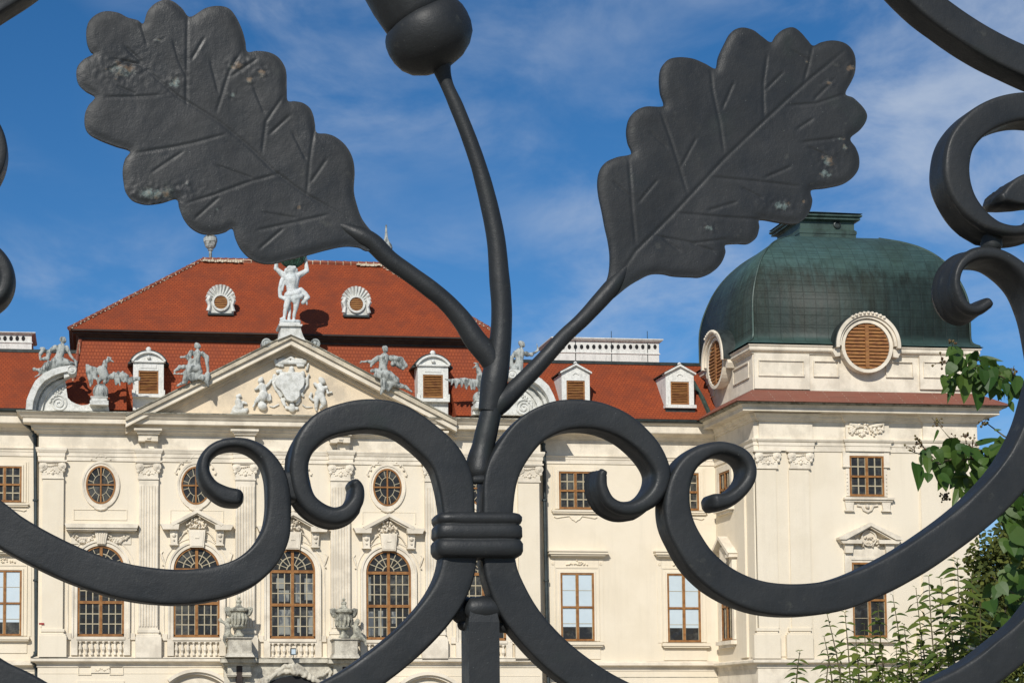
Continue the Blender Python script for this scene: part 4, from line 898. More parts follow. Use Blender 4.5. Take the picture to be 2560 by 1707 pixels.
# ------------------------------------------------------------ portal
po = MB(); Yp = 93.75
def both(f): 
    f(0); f(1)
rect(po, 560, 1657, 905, 1707, 94.5, YC)
def slab(px0, px1, Yf):
    e = (px0-560)*.008
    rect(po, px0, 1646+e, px1, 1655+e, Yf, YC); rect(po, px0+3, 1655+e, px1-3, 1657.5+e, Yf+.18, YC); rect(po, px0+6, 1657.5+e, px1-6, 1663+e, Yf+.3, YC)
slab(553, 642, Yp); slab(822, 908, Yp); slab(642, 822, Yp+.5)
for x0 in (569, 606, 834, 871): rect(po, x0, 1664, x0+22, 1690, Yp+.35, YC); rect(po, x0+2, 1690, x0+20, 1707, Yp+.7, YC); rect(po, x0-1, 1684, x0+23, 1687, Yp+.3, YC)
portal = obj('portal', po, M['portal'], pal, whole=True)
b = MB(); rect(b, 553, 1642.5, 642, 1646, Yp+.03, YC); rect(b, 642, 1643.5, 822, 1647, Yp+.53, YC); rect(b, 822, 1644.5, 908, 1648, Yp+.03, YC); obj('portal_ledge', b, M['ledge'], portal)
b = MB(); c0 = P(733,1811,94.45); ra = 121*sC*.99; b.prism([(c0.x+x, c0.z+z) for x, z in arc(0,0,ra,0,180,30)]+[(c0.x-ra,.02),(c0.x+ra,.02)], 94.44, 94.6); obj('door_opening', b, M['dark'], portal)
b = MB(); rect(b, 592, 1664, 606, 1707, 94.1, 94.49); rect(b, 857, 1665, 871, 1707, 94.1, 94.49); obj('gap_shade', b, M['eave'], portal)  # dark slabs paint in the shade between the paired consoles
for dx, dyy in ((0,0),(578,6)):
    b = MB(); cxp, cyp = 491+dx, 1785+dyy; c0 = P(cxp,cyp,YC); s = sC
    A = [(c0.x+x,c0.z+z) for x,z in arc(0,0,112*s,50,130,20)]; B = [(c0.x+x,c0.z+z) for x,z in arc(0,0,104*s,50,130,20)]; C_ = [(c0.x+x,c0.z+z) for x,z in arc(0,0,98*s,50,130,20)]
    b.band(A,B,YC-.45,YC); b.band(B,C_,YC-.3,YC); b.prism([(c0.x+x,c0.z+z) for x,z in arc(0,0,90*s,52,128,12)]+[(c0.x,c0.z+62*s)], YC-.06, YC)
    obj('window_hood', b, M['trim'], pal)
b = MB()
frame(b, 195, 1665, 228, 1686, 1.5, YC-.05, YC); frame(b, 274, 1665, 308, 1686, 1.5, YC-.05, YC); rect(b, 228, 1664, 274, 1681, YC-.07, YC); rect(b, 192, 1700, 310, 1707, YC-.06, YC); rect(b, 338, 1665, 426, 1666, YC-.03, YC)
for k_ in range(12): p_ = P(238+3*k_+random.uniform(-2,2), 1672+3*math.sin(k_), YC); b.lathe((p_.x,YC-.05,p_.z), [(.05,0),(.03,.06)], 6, (0,-1,0))
rect(b, 97, 1682, 560, 1683, YC-.02, YC); rect(b, 915, 1688, 1350, 1689, YC-.02, YC)
obj('plinth_panel', b, M['plaster'], pal)
b = MB(); b2 = MB()
for y in (1691, 1712): rect(b, 1371, y, 1800, y+1.2, YW-.02, YW)
for y in (1683,): rect(b, -300, y, 88, y+1.2, YW-.02, YW)
obj('plinth_joint', b, M['ledge'], pal)

# downpipes and small fittings
def pipe(pts, r=.085):
    b = MB(); V = [P(*q) for q in pts]; b.tube(V, r, 8)
    bot = V[-1]
    b.tube([bot, (bot.x, bot.y, .02)], r, 8)
    for q in V[2:-1]: b.tube([(q.x,q.y,q.z-.05),(q.x,q.y,q.z+.05)], r*1.5, 8)
    obj('downpipe', b, M['pipe'], pal)
pipe([(60,1033,94.9),(61,1058,94.95),(84,1077,95.75),(88,1090,95.8),(89,1250,95.8),(90,1450,95.8),(91,1630,95.8),(84,1642,95.5),(84,1655,95.5),(91,1666,95.7),(92,1706,95.7)], .10)
pipe([(1346,1066,95.0),(1350,1085,95.2),(1357,1110,95.75),(1360,1130,95.78),(1362,1250,95.78),(1366,1450,95.78),(1370,1640,95.78),(1371,1706,95.7)], .10)
b = MB(); rect(b, 97.5, 1556, 110, 1560.5, YC-.26, YC-.19); tag(obj('wall_plate', b, M['red'], pal), 'small red plate')
# ------------------------------------------------------------ sculpture
def clay(name, caps, org, k, Y, m, parent=None, base=None, vox=.032, flat=1.0, fold=.032, fs=3.0, extra=None):
    """continuous body grown from tapered strokes. caps: (x1,y1,d1,r1, x2,y2,d2,r2), read in the zoomed drawing (org, k); +d is away from the viewer"""
    pv = lambda x, y: P(org[0]+x/k, org[1]+y/k, Y)
    s = (pv(k*10, 0)-pv(0, 0)).x/(k*10)
    loc = Vector(base) if base is not None else pv(caps[0][0], caps[0][1])
    mb = MB()
    for c in caps:
        if len(c) == 4: c = (*c, c[0]+.1, c[1]-.1, c[2], c[3])
        a, b_ = pv(c[0], c[1])-loc, pv(c[4], c[5])-loc
        a.y = c[2]*s+Y-loc.y; b_.y = c[6]*s+Y-loc.y; r1, r2 = c[3]*s, c[7]*s
        L = (b_-a).length; ax = (b_-a).normalized() if L > 1e-4 else Vector((0,0,1)); prf = []
        for i in range(5): t = math.pi/2*i/4; prf.append((max(.003, r1*math.sin(t)), -r1*math.cos(t)))
        for i in range(1, 5): t = i/5; prf.append((r1+(r2-r1)*t, L*t))
        for i in range(5): t = math.pi/2*i/4; prf.append((max(.003, r2*math.cos(t)), L+r2*math.sin(t)))
        q = MB(); q.lathe(a, prf, 12, ax)
        if flat != 1.0: q.v = [(x, (y-(Y-loc.y))*flat+(Y-loc.y), z) for x, y, z in q.v]
        mb.add(q.v, q.f)
    if extra: extra(mb, loc, pv, s)
    me = bpy.data.meshes.new(name); me.from_pydata(mb.v, [], mb.f); o = bpy.data.objects.new(name, me); scene.collection.objects.link(o)
    md = o.modifiers.new('r', 'REMESH'); md.mode = 'VOXEL'; md.voxel_size = vox; sm = o.modifiers.new('s', 'SMOOTH'); sm.iterations = 1; sm.factor = .5
    bpy.context.view_layer.update(); dg = bpy.context.evaluated_depsgraph_get(); ev = o.evaluated_get(dg); m2 = bpy.data.meshes.new_from_object(ev)
    bpy.data.objects.remove(o); bpy.data.meshes.remove(me)
    n = len(m2.vertices); co = np.empty(n*3, 'f'); no = np.empty(n*3, 'f'); m2.vertices.foreach_get('co', co); m2.vertices.foreach_get('normal', no)
    co = co.reshape(-1,3); no = no.reshape(-1,3)
    if fold:
        def fd(v):
            q = noise.noise(Vector((v[0]*1.3+5, v[1]*1.3, v[2]*1.0)))*4.2
            return abs(math.sin(v[0]*fs*2.6+v[2]*fs*.8+v[1]*fs*2+q*1.1))-.64
        dsp = np.array([fd(v) for v in co.tolist()])
        co = co + no*(dsp[:,None]*fold)
        m2.vertices.foreach_set('co', co.ravel())
    m2.name = name; m2.materials.clear(); m2.materials.append(m); m2.polygons.foreach_set('use_smooth', [True]*len(m2.polygons)); m2.update()
    return link(name, m2, parent, loc)
def statue(name, label, cat, caps, org, k, Y, m, foot, group=None, **kw):
    pv = P(org[0]+foot[0]/k, org[1]+foot[1]/k, Y)
    root = empty(name, pv); tag(root, label, cat, group)
    clay('figure', caps, org, k, Y, m, root, **kw)
    return root
A = [(555,345,-30,58),(550,300,-40,60),(510,262,-60,34,590,262,-60,34),(475,290,-30,32,462,345,-10,22),(625,290,-30,32,640,345,-10,20),(548,390,-66,24),
 (455,400,0,46,650,400,0,46),(570,440,-5,116,565,540,0,96),(560,590,0,84,575,640,0,82),
 (440,375,0,50,315,262,0,36),(315,262,0,38,322,150,0,26),(660,370,0,50,800,296,0,38),(800,296,0,38,778,90,0,24),
 (490,680,-20,56,640,650,-30,60),(600,730,-30,60,690,700,-20,52),(510,740,-20,58,468,870,-20,42),(468,870,-15,40,440,1030,0,24),(445,1040,-10,26,380,1056,-30,18),
 (640,740,-10,60,622,870,-20,40),(622,870,-20,38,588,1050,0,23),(588,1070,-20,26,600,1085,-40,24),
 (410,440,0,34,372,560,0,30),(372,560,0,30,378,700,0,32),(378,700,0,30,450,740,-20,30),(450,740,-30,30,570,660,-40,34),(440,470,0,22,410,600,0,24),
 (700,590,10,40,765,650,20,40),(765,650,20,44,815,710,20,40),(800,720,20,40,735,790,10,34),(800,790,10,14,800,825,10,12),(600,790,-40,38,590,740,-50,34),
 (535,820,40,26,520,1070,40,28),(395,1100,0,36,670,1100,0,36),(400,1095,-20,30,660,1095,-20,30)]
at_ = statue('atlas_statue', 'white stone statue of a man holding a green globe overhead on the gable peak', 'statue', A, (640,630), 6.27, 94.3, M['atlas'], (530,1130), fold=.022)
c0 = P(640+567/6.27, 630+22/6.27, 94.35); rg = 224/6.27*sC
g_ = MB(); g_.lathe((0,0,0), [(max(.01,rg*math.sin(math.pi*i/20)), -rg*math.cos(math.pi*i/20)) for i in range(21)], 32)
for i in range(12):
    t = math.pi*2*i/12; g_.tube([(rg*1.01*math.sin(math.pi*q/14)*math.cos(t), rg*1.01*math.sin(math.pi*q/14)*math.sin(t), -rg*1.01*math.cos(math.pi*q/14)) for q in range(15)], .03, 5)
obj('globe', g_, M['copper_globe'], at_, c0, smooth=True)
S1 = [(705,225,0,50),(690,205,0,58),(690,290,0,28),(665,350,0,78,640,470,-5,76),(620,520,-5,80,600,600,-5,88),(560,345,0,46,470,400,10,40),(450,420,10,48,420,540,10,44),(410,540,10,40,310,560,10,28),(300,560,10,28,280,500,10,24),(320,420,10,44,290,470,10,30),(350,370,10,34,300,360,10,22),
 (755,350,0,44,830,490,0,28),(830,490,0,28,915,585,-10,24),(930,600,-10,34,920,690,-10,26),(560,620,-10,98,690,620,-10,84),(700,600,-30,70,850,640,-40,44),(560,650,-20,84,420,670,-20,76),(420,680,-20,74,310,760,-20,44),(300,760,-10,40,220,740,-10,30),(185,735,-10,36),(500,760,0,56,650,700,0,66),(470,790,0,36,300,790,0,36),(200,870,0,14,330,790,0,20)]
G = 'grey stone figures seated along the gable'
statue('seated_statue', 'grey stone woman seated on the left scroll gable, drapery blown behind her', 'statue', S1, (60,820), 7.127, 94.6, M['statue'], (560,830), G)
S2 = [(598,210,-5,48,570,180,0,56),(555,200,5,44),(582,280,0,28),(575,350,0,84,565,440,0,68),(572,500,0,62,560,600,0,92),(460,320,10,50,400,430,10,46),(400,400,0,42,335,410,0,34),(320,410,0,26,250,415,0,20),(450,470,10,46,420,570,10,40),(560,640,-20,96,430,640,-40,72),(430,650,-40,74,340,740,-40,54),(380,740,-20,74,330,900,-20,56),(480,760,-10,66,460,850,-10,58),(600,700,0,80,560,820,0,60),(290,920,-20,34,170,985,-30,18),
 (360,600,10,44,220,610,10,44),(220,620,10,44,130,690,10,22),(300,740,0,20,110,740,0,14),(680,345,0,48,760,420,0,46),(760,430,0,44,778,690,-10,30),(775,750,-10,54,770,860,-10,60),(640,820,-20,52,600,830,-20,40),(760,880,-20,50,790,990,-20,20),(690,820,-15,66)]
statue('seated_statue', 'grey stone robed woman seated on the left slope of the large gable', 'statue', S2, (420,840), 7.84, 93.72, M['statue'], (450,900), G)
S3 = [(560,175,-5,42,555,140,0,50),(545,235,0,26),(545,300,0,84,520,400,0,74),(515,440,0,70,520,500,0,76),(450,300,0,46,340,365,0,40),(340,365,0,34,190,362,0,18),(160,360,0,16,140,385,0,12),(370,350,0,40,320,440,0,20),(660,300,10,52,820,330,20,56),(820,340,20,56,900,430,20,42),(760,400,20,46,860,480,20,24),(920,440,20,20),(700,400,10,50),
 (450,540,-10,60,600,600,-30,86),(600,600,-30,88,720,680,-30,76),(340,520,0,34,420,500,0,34),(400,590,-20,40,520,640,-20,44),(525,680,-20,52,520,820,-20,44),(520,820,-10,44,480,910,-10,16),(640,740,-20,66,610,840,-20,34),(700,720,-20,66,760,760,0,50),(780,760,0,46,900,790,0,36),(900,790,0,34,1010,870,0,14)]
statue('seated_statue', 'grey stone woman with flying cloak seated on the right slope of the large gable', 'statue', S3, (880,850), 6.72, 93.72, M['statue'], (600,900), G)
S4 = [(365,215,0,24,362,205,0,26),(360,245,0,12),(345,280,0,38,340,350,0,34),(310,285,0,20,275,340,0,15),(395,295,0,22,450,302,0,15),(450,302,0,14,505,262,0,10),(505,262,0,9,496,205,0,6),(340,370,0,38,325,450,0,52),(300,440,0,46,275,500,0,34),(265,330,0,18,275,410,0,20),(380,470,0,44,350,500,0,44),(400,500,0,34,420,560,0,30)]
statue('seated_statue', 'pale stone woman on the right scroll gable, raising one bent arm against the sky', 'statue', S4, (1200,800), 3.485, 94.6, M['statue'], (330,520), G, fold=.05)
EG = 'stone eagles on globes'
E1 = [(1430,860,0,92,1400,760,0,96),(1460,950,0,52,1490,890,0,50),(1430,700,0,58,1445,600,0,42),(1500,570,0,42,1520,570,0,40),(1570,590,0,20,1605,608,0,8),(1490,515,0,14,1560,530,0,10),
 (1150,665,-5,24,1165,760,-5,20),(1115,660,0,20,1112,770,0,14),(1190,700,-10,26,1195,860,-10,24),(1160,800,0,26,1180,1040,0,14),(1225,880,-5,20,1215,1000,-5,12),(1240,740,-15,28,1270,900,-10,24),(1600,800,-10,26,1640,1010,-10,18),(1680,790,-15,28,1710,1020,-15,16),(1760,790,-15,28,1780,960,-15,20),(1850,850,-10,26,1860,1000,-10,16),(1920,880,-5,24,1960,1000,-5,14),(1990,890,0,24,2060,930,0,14),
 (1330,770,10,62,1200,730,20,60),(1200,740,20,62,1140,690,20,42),(1135,690,20,38,1115,650,20,18),(1150,780,20,54,1170,880,10,44),(1170,880,10,42,1188,1030,0,16),(1250,820,20,48,1290,860,20,30),
 (1560,860,20,56,1690,840,20,66),(1690,850,20,70,1780,850,20,68),(1660,930,20,50,1660,1000,20,18),(1760,900,20,60,1900,930,20,50),(1880,930,20,50,2050,890,20,30),(1880,970,20,30,1890,1000,20,14),(1340,930,-30,54,1330,980,-30,30),(1450,950,-30,26,1430,1020,-30,20)]
e_ = statue('eagle_statue', 'grey stone eagle with spread wings on a globe, beside the left scroll gable', 'statue', E1, (60,820), 7.127, 94.55, M['statue'], (1365,1270), EG, fold=.006, flat=.8)
def ball(px, py, r, Y, par, nm='globe'):
    c = P(px,py,Y); s = sC; b = MB(); b.lathe((0,0,0), [(max(.01,r*s*math.sin(math.pi*i/16)), -r*s*1.06*math.cos(math.pi*i/16)) for i in range(17)], 24)
    for i in range(10):
        t = math.pi*2*i/10; b.tube([(r*s*1.01*math.sin(math.pi*q/10)*math.cos(t), r*s*1.01*math.sin(math.pi*q/10)*math.sin(t), -r*s*1.07*math.cos(math.pi*q/10)) for q in range(11)], .02, 4)
    obj(nm, b, M['statue'], par, c, smooth=True)
ball(60+1365/7.127, 820+1135/7.127, 18.2, 94.5, e_)
E2 = [(2155,620,0,68,2160,760,0,72),(2140,560,0,50,2120,480,0,38),(2105,440,0,32,2090,440,0,30),(2050,460,0,15,2015,478,0,7),(2050,385,0,12,2130,390,0,9),(2050,700,-5,30,2060,830,-5,16),(1990,690,-10,28,2010,830,-10,16),(1920,690,-10,28,1925,830,-10,14),(1850,670,-10,28,1840,790,-10,16),(1780,670,-10,26,1750,800,-10,14),(1700,670,-5,22,1670,750,-5,14),(2060,700,20,50,1900,680,20,50),(1900,680,20,58,1760,690,20,50),(1760,680,20,46,1650,680,20,28),(1650,675,20,24,1560,650,20,8),(2040,770,20,40,2030,810,20,24),(1930,750,20,40,1920,800,20,22),(1760,740,20,34,1740,800,20,12),
 (2260,700,20,56,2420,690,20,58),(2420,690,20,56,2560,700,20,40),(2150,830,-10,36,2150,880,-10,30)]
e_ = statue('eagle_statue', 'pale stone eagle with spread wings on a globe, beside the right scroll gable', 'statue', E2, (880,850), 6.72, 94.55, M['statue'], (2140,1100), EG, fold=.006, flat=.8)
ball(880+2140/6.72, 850+980/6.72, 16, 94.5, e_)

# relief of the tympanum
CA = [(620,790,10,110,1030,790,10,110),(680,690,10,70,1010,690,10,70),(660,880,10,90,1020,880,10,90),(760,1000,10,110,950,1000,10,110),(810,1110,10,110,920,1110,10,110),(840,640,0,60,850,560,-20,50),
 (600,440,-10,44,1110,440,-10,44),(470,350,-10,16,520,390,-10,26),(530,400,-10,34,560,480,0,40),(620,400,-20,40,700,380,-20,36),(760,390,-20,34,835,340,-20,26),(835,340,-20,26,900,390,-20,34),(960,390,-20,36,1060,400,-20,34),(1120,400,-10,30,1180,360,-10,18),(620,500,-10,34,680,510,-10,26),(980,500,-10,34,1080,500,-10,30),
 (580,620,-20,40,650,600,-20,26),(650,620,-20,24,640,700,-20,26),(520,700,-10,40,490,800,-10,34),(490,830,-10,34,560,970,-10,40),(1070,650,-40,46,1070,700,-40,40),(1150,580,-20,30,1180,470,-20,20),(1160,740,-20,28,1160,880,-20,28),(1160,880,-20,28,1070,1000,-20,26),(1190,690,-20,30),
 (600,1010,-10,46,640,1100,-10,34),(1040,1040,-10,40,1080,1100,-10,24),(670,1170,0,40,720,1270,0,36),(1010,1180,0,34,960,1250,0,34),(860,1270,-20,50,860,1350,-20,66),(760,1330,-10,36,960,1340,-10,36),(600,1260,0,16,500,1310,0,16),(500,1310,0,16,420,1290,0,12),(1070,1270,0,14,1140,1320,0,14),(1140,1320,0,14,1260,1310,0,14)]
def shield(mb, loc, pv, s):
    pl = [(560,760),(620,700),(760,665),(850,650),(960,665),(1060,705),(1105,800),(1080,920),(1000,1010),(1005,1110),(940,1190),(850,1225),(750,1190),(695,1100),(640,1005),(545,920),(510,830)]
    q = MB(); q.prism([((pv(x,y)-loc).x, (pv(x,y)-loc).z) for x, y in pl], -110*s, 40*s); mb.add(q.v, q.f)
cp_ = clay('cartouche', CA, (620,850), 7.84, 94.60, M['relief'], tymp, vox=.028, flat=.8, fold=.006, fs=4, extra=shield)
b = MB(); c1 = P(620+855/7.84, 850+930/7.84, 94.35); 
obj_ = None
PU = [(245,790,-10,58,250,770,-10,52),(270,910,0,74,300,1000,0,68),(200,930,0,40,150,970,0,26),(150,970,0,22,130,960,0,18),(370,900,0,36,450,800,0,24),(450,790,-10,26),(300,1080,-10,96,280,1120,-10,92),(210,1150,-20,54,150,1210,-20,36),(140,1230,-10,26,100,1310,-20,22),(430,1070,0,26,440,1160,0,28),(270,1290,0,86,290,1300,0,82),(370,1120,0,50,400,1180,0,30)]
clay('putto', PU, (620,850), 7.84, 94.56, M['relief'], tymp, vox=.03, fold=.015)
PU = [(1450,810,-10,68,1440,780,-10,62),(1400,900,0,60,1420,990,0,88),(1310,860,-10,36,1400,950,-20,38),(1400,950,-20,38,1530,930,-20,36),(1390,1060,0,88,1420,1100,0,84),(1340,1130,-20,54,1330,1310,-10,38),(1330,1320,0,34,1340,1370,0,24),(1460,1150,-10,66,1480,1240,-10,60),(1480,1260,0,50,1420,1330,0,30),(1240,1050,0,30,1210,1120,0,28),(1210,1120,0,28,1270,1180,0,24),(1560,1040,0,26,1640,1020,0,18),(1540,960,0,24,1570,1040,0,22)]
clay('putto', PU, (620,850), 7.84, 94.56, M['relief'], tymp, vox=.03, fold=.015)
PU = [(1370,1185,0,46,1400,1165,0,40),(1440,1190,0,16),(1375,1290,0,72,1400,1390,0,78),(1480,1300,0,36,1530,1320,0,26),(1330,1400,0,56,1290,1440,0,46),(1300,1480,0,66,1500,1470,0,60),(1240,1530,0,34),(1540,1440,0,40)]
clay('putto', PU, (420,840), 7.84, 94.58, M['relief'], tymp, vox=.03, fold=.015)

# urns on the portal, each a lidded vase, pedestal and a child figure
def urn(cx, e, label, fig):
    o = (530,1480); k = 5.47; Y = 93.95; s = sC
    foot = P(530+cx/k, 1480+(888+e)/k, Y); root = empty('stone_urn', foot); tag(root, label, 'urn', 'stone urns above the entrance')
    b = MB(); X = lambda x: (x)/k*s
    zz = lambda y: P(530+cx/k, 1480+(y+e)/k, Y).z-foot.z
    def rb(x0, x1, y0, y1, d): b.box(X(x0), X(x1), -d, d*.9, zz(y1), zz(y0))
    rb(-170,170,620,632,.74); rb(-155,155,632,640,.70); rb(-148,160,640,828,.64); rb(-160,172,828,840,.70)
    b.loft(X(-160), X(172), -.70, .66, [(.0,zz(840)),(.1,zz(888))], cap=True)
    obj('pedestal', b, M['portal'], root, foot)
    b = MB(); pf = [(20,604),(74,602),(72,585),(50,560),(36,545),(34,515),(40,492),(84,480),(94,462),(88,450),(84,430),(96,380),(100,330),(92,290),(100,276),(128,255),(132,232),(120,215),(70,205),(48,190),(34,170),(30,150),(40,135),(34,112),(18,104),(12,98),(20,88),(22,72),(12,60),(2,56)]
    b.lathe((0,0,0), [(X(r), zz(y)) for r, y in pf], 18)
    for i in range(12):
        t = 2*math.pi*i/12; b.tube([(X(96)*math.cos(t),X(96)*math.sin(t),zz(440)),(X(108)*math.cos(t),X(108)*math.sin(t),zz(360)),(X(98)*math.cos(t),X(98)*math.sin(t),zz(290))], [.04,.09,.05], 6)
    ca = X(1)
    for sd in (-1,1): b.tube([(sd*X(90),0,zz(330)),(sd*X(128),0,zz(300)),(sd*X(150),0,zz(250)),(sd*X(182),0,zz(208)),(sd*X(150),-.02,zz(225)),(sd*X(110),-.02,zz(240))], [.06,.14,.16,.04,.13,.10], 7)
    obj('vase', b, M['urn'], root, foot, smooth=False)
    clay('child_figure', [(a[0]+cx-365, a[1]+e, *a[2:4], a[4]+cx-365, a[5]+e, *a[6:]) if len(a) > 4 else (a[0]+cx-365, a[1]+e, *a[2:]) for a in fig], o, k, Y-.05, M['urn'], root, vox=.045, fold=.03)
FL = [(225,395,0,34,220,375,0,32),(222,440,0,22),(215,480,0,48,215,540,0,46),(190,440,0,24,150,400,0,20),(150,400,0,18,112,385,0,22),(112,375,0,26,120,400,0,18),(250,470,0,24,290,440,-30,18),(215,560,0,52,190,600,0,40),(180,600,-10,34,165,650,-20,24),(165,650,-20,22,195,730,-30,16),(250,580,0,30,280,600,0,24),(195,730,-30,16,200,750,-40,14)]
FR = [(540,400,0,38,545,375,0,36),(535,450,0,24),(530,480,0,50,545,550,0,48),(500,450,0,26,470,440,-20,18),(560,480,0,24,590,530,0,18),(550,570,0,54,590,600,0,44),(590,600,-10,38,640,640,-20,28),(640,640,-20,22,660,710,-30,14),(500,590,0,34,470,600,0,26)]
urn(365, 0, 'weathered lidded stone urn left of the entrance with a child leaning out to the left', FL)
urn(1805, 18, 'weathered lidded stone urn right of the entrance with a child crouching at its right', FR)
# draped garland over the door arch
D = [(690,1200,0,36,780,1170,0,38),(780,1170,0,38,900,1080,0,40),(900,1080,0,38,1000,1010,0,34),(1000,1010,-10,32,1100,1010,-20,44),(1100,1010,-20,50,1140,1090,-20,52),(1140,1000,-20,40,1240,1050,-10,34),(1200,1080,-10,44,1260,1130,-10,40),(1260,1130,0,32,1390,1200,0,28),(1250,1060,0,22,1400,1160,0,20),(1400,1160,0,22,1520,1130,0,22),(1520,1130,0,20,1630,1040,0,20),(1390,1200,0,30,1480,1230,0,34),(1640,1060,0,20,1600,1180,0,22),(960,1090,0,30,1080,1080,-10,34),(860,1130,0,30,960,1090,0,28),(700,1230,0,30,760,1220,0,28)]
clay('garland', D, (530,1480), 5.47, 94.35, M['portal'], portal, vox=.04, fold=.05, fs=4)
# lamp on a rod above the door
b = MB(); c0 = P(733,1662,93.9); b.tube([(0,0,-.0),(0,0,.28)], .022, 6)
H0 = .26; b.box(-.13,.13,-.13,.13,H0,H0+.04); b.box(-.13,.13,-.13,.13,H0+.30,H0+.34)
for sx in (-.12,.12):
    for sy in (-.12,.12): b.box(sx-.012,sx+.012,sy-.012,sy+.012,H0+.04,H0+.30)
lp = empty('entrance_lamp', c0+Vector((0,0,.25))); tag(lp, 'small square lamp on a thin rod above the entrance arch', 'lamp')
obj('lamp_frame', b, M['pipe'], lp, c0+Vector((0,0,.25)))
b = MB(); b.box(-.11,.11,-.11,.11,H0+.04,H0+.30); obj('lamp_glass', b, M['blind'], lp, c0+Vector((0,0,.25)))
# ------------------------------------------------------------ wrought iron gate
YG = 2.4
def ironmat():
    m = bpy.data.materials.new('charcoal_iron_paint'); m.use_nodes = True; t = m.node_tree; N = t.nodes; L = t.links; b = N['Principled BSDF']
    b.inputs['Specular IOR Level'].default_value = .32; g = N.new('ShaderNodeNewGeometry')
    def nz(sc, det, lo, hi, a=0., b_=1., rough=.6):
        n = N.new('ShaderNodeTexNoise'); n.inputs['Scale'].default_value = sc; n.inputs['Detail'].default_value = det; n.inputs['Roughness'].default_value = rough; L.new(g.outputs['Position'], n.inputs['Vector'])
        r = N.new('ShaderNodeMapRange'); r.inputs[1].default_value = lo; r.inputs[2].default_value = hi; r.inputs[3].default_value = a; r.inputs[4].default_value = b_; L.new(n.outputs[0], r.inputs[0]); return n, r
    def mx(fac, a, b_):
        n = N.new('ShaderNodeMix'); n.data_type = 'RGBA'; L.new(fac, n.inputs[0])
        for i, v in ((6,a),(7,b_)):
            if isinstance(v, tuple): n.inputs[i].default_value = (*v, 1)
            else: L.new(v, n.inputs[i])
        return n.outputs[2]
    _, r1_ = nz(14, 6, .35, .7); _, r2_ = nz(38, 8, .64, .72); _, r3_ = nz(330, 3, .70, .78); _, r4_ = nz(9, 5, .60, .72)
    c = mx(r1_.outputs[0], (.0235,.0255,.0265), (.016,.0180,.0195))
    c = mx(r4_.outputs[0], c, (.020,.026,.024)); c = mx(r2_.outputs[0], c, (.042,.044,.040)); c = mx(r3_.outputs[0], c, (.13,.14,.13))
    # chipped patches painted per vertex on the leaves
    at = N.new('ShaderNodeAttribute'); at.attribute_name = 'chip'
    n5 = N.new('ShaderNodeTexNoise'); n5.inputs['Scale'].default_value = 120; n5.inputs['Detail'].default_value = 8; n5.inputs['Roughness'].default_value = .75; L.new(g.outputs['Position'], n5.inputs['Vector'])
    ad = N.new('ShaderNodeMath'); ad.operation = 'MULTIPLY'; L.new(at.outputs['Fac'], ad.inputs[0]); L.new(n5.outputs[0], ad.inputs[1])
    r5 = N.new('ShaderNodeMapRange'); r5.inputs[1].default_value = .40; r5.inputs[2].default_value = .56; L.new(ad.outputs[0], r5.inputs[0])
    n6 = N.new('ShaderNodeTexNoise'); n6.inputs['Scale'].default_value = 60; L.new(g.outputs['Position'], n6.inputs['Vector']); r6 = N.new('ShaderNodeMapRange'); r6.inputs[1].default_value=.42; r6.inputs[2].default_value=.58; L.new(n6.outputs[0], r6.inputs[0])
    pc = mx(r6.outputs[0], (.13,.17,.16), (.14,.10,.065)); c = mx(r5.outputs[0], c, pc)
    L.new(c, b.inputs['Base Color'])
    _, rr = nz(25, 5, .3, .7, .40, .62); L.new(rr.outputs[0], b.inputs['Roughness'])
    nb, _ = nz(70, 6, 0, 1); nb2, _ = nz(500, 2, 0, 1); bp = N.new('ShaderNodeBump'); bp.inputs['Distance'].default_value = .0008; L.new(nb.outputs[0], bp.inputs['Height'])
    bp2 = N.new('ShaderNodeBump'); bp2.inputs['Distance'].default_value = .00022; L.new(nb2.outputs[0], bp2.inputs['Height']); L.new(bp.outputs[0], bp2.inputs['Normal']); L.new(bp2.outputs[0], b.inputs['Normal'])
    return m
M['iron'] = ironmat()
sG = (P(1210,900,YG)-P(1200,900,YG)).x/10
gate = empty('iron_gate', (P(1208,900,YG).x, YG, 0)); tag(gate, 'dark charcoal wrought iron gate with scrolls, oak leaves and an acorn filling the foreground', 'gate')
def cr(pts, per=10):
    """Catmull-Rom through tuples"""
    out = []; n = len(pts)
    for i in range(n-1):
        p0, p1, p2, p3 = pts[max(i-1,0)], pts[i], pts[i+1], pts[min(i+2,n-1)]
        for j in range(per):
            t = j/per; out.append(tuple(.5*((2*b)+(-a+c)*t+(2*a-5*b+4*c-d)*t*t+(-a+3*b-3*c+d)*t**3) for a,b,c,d in zip(p0,p1,p2,p3)))
    out.append(pts[-1]); return out
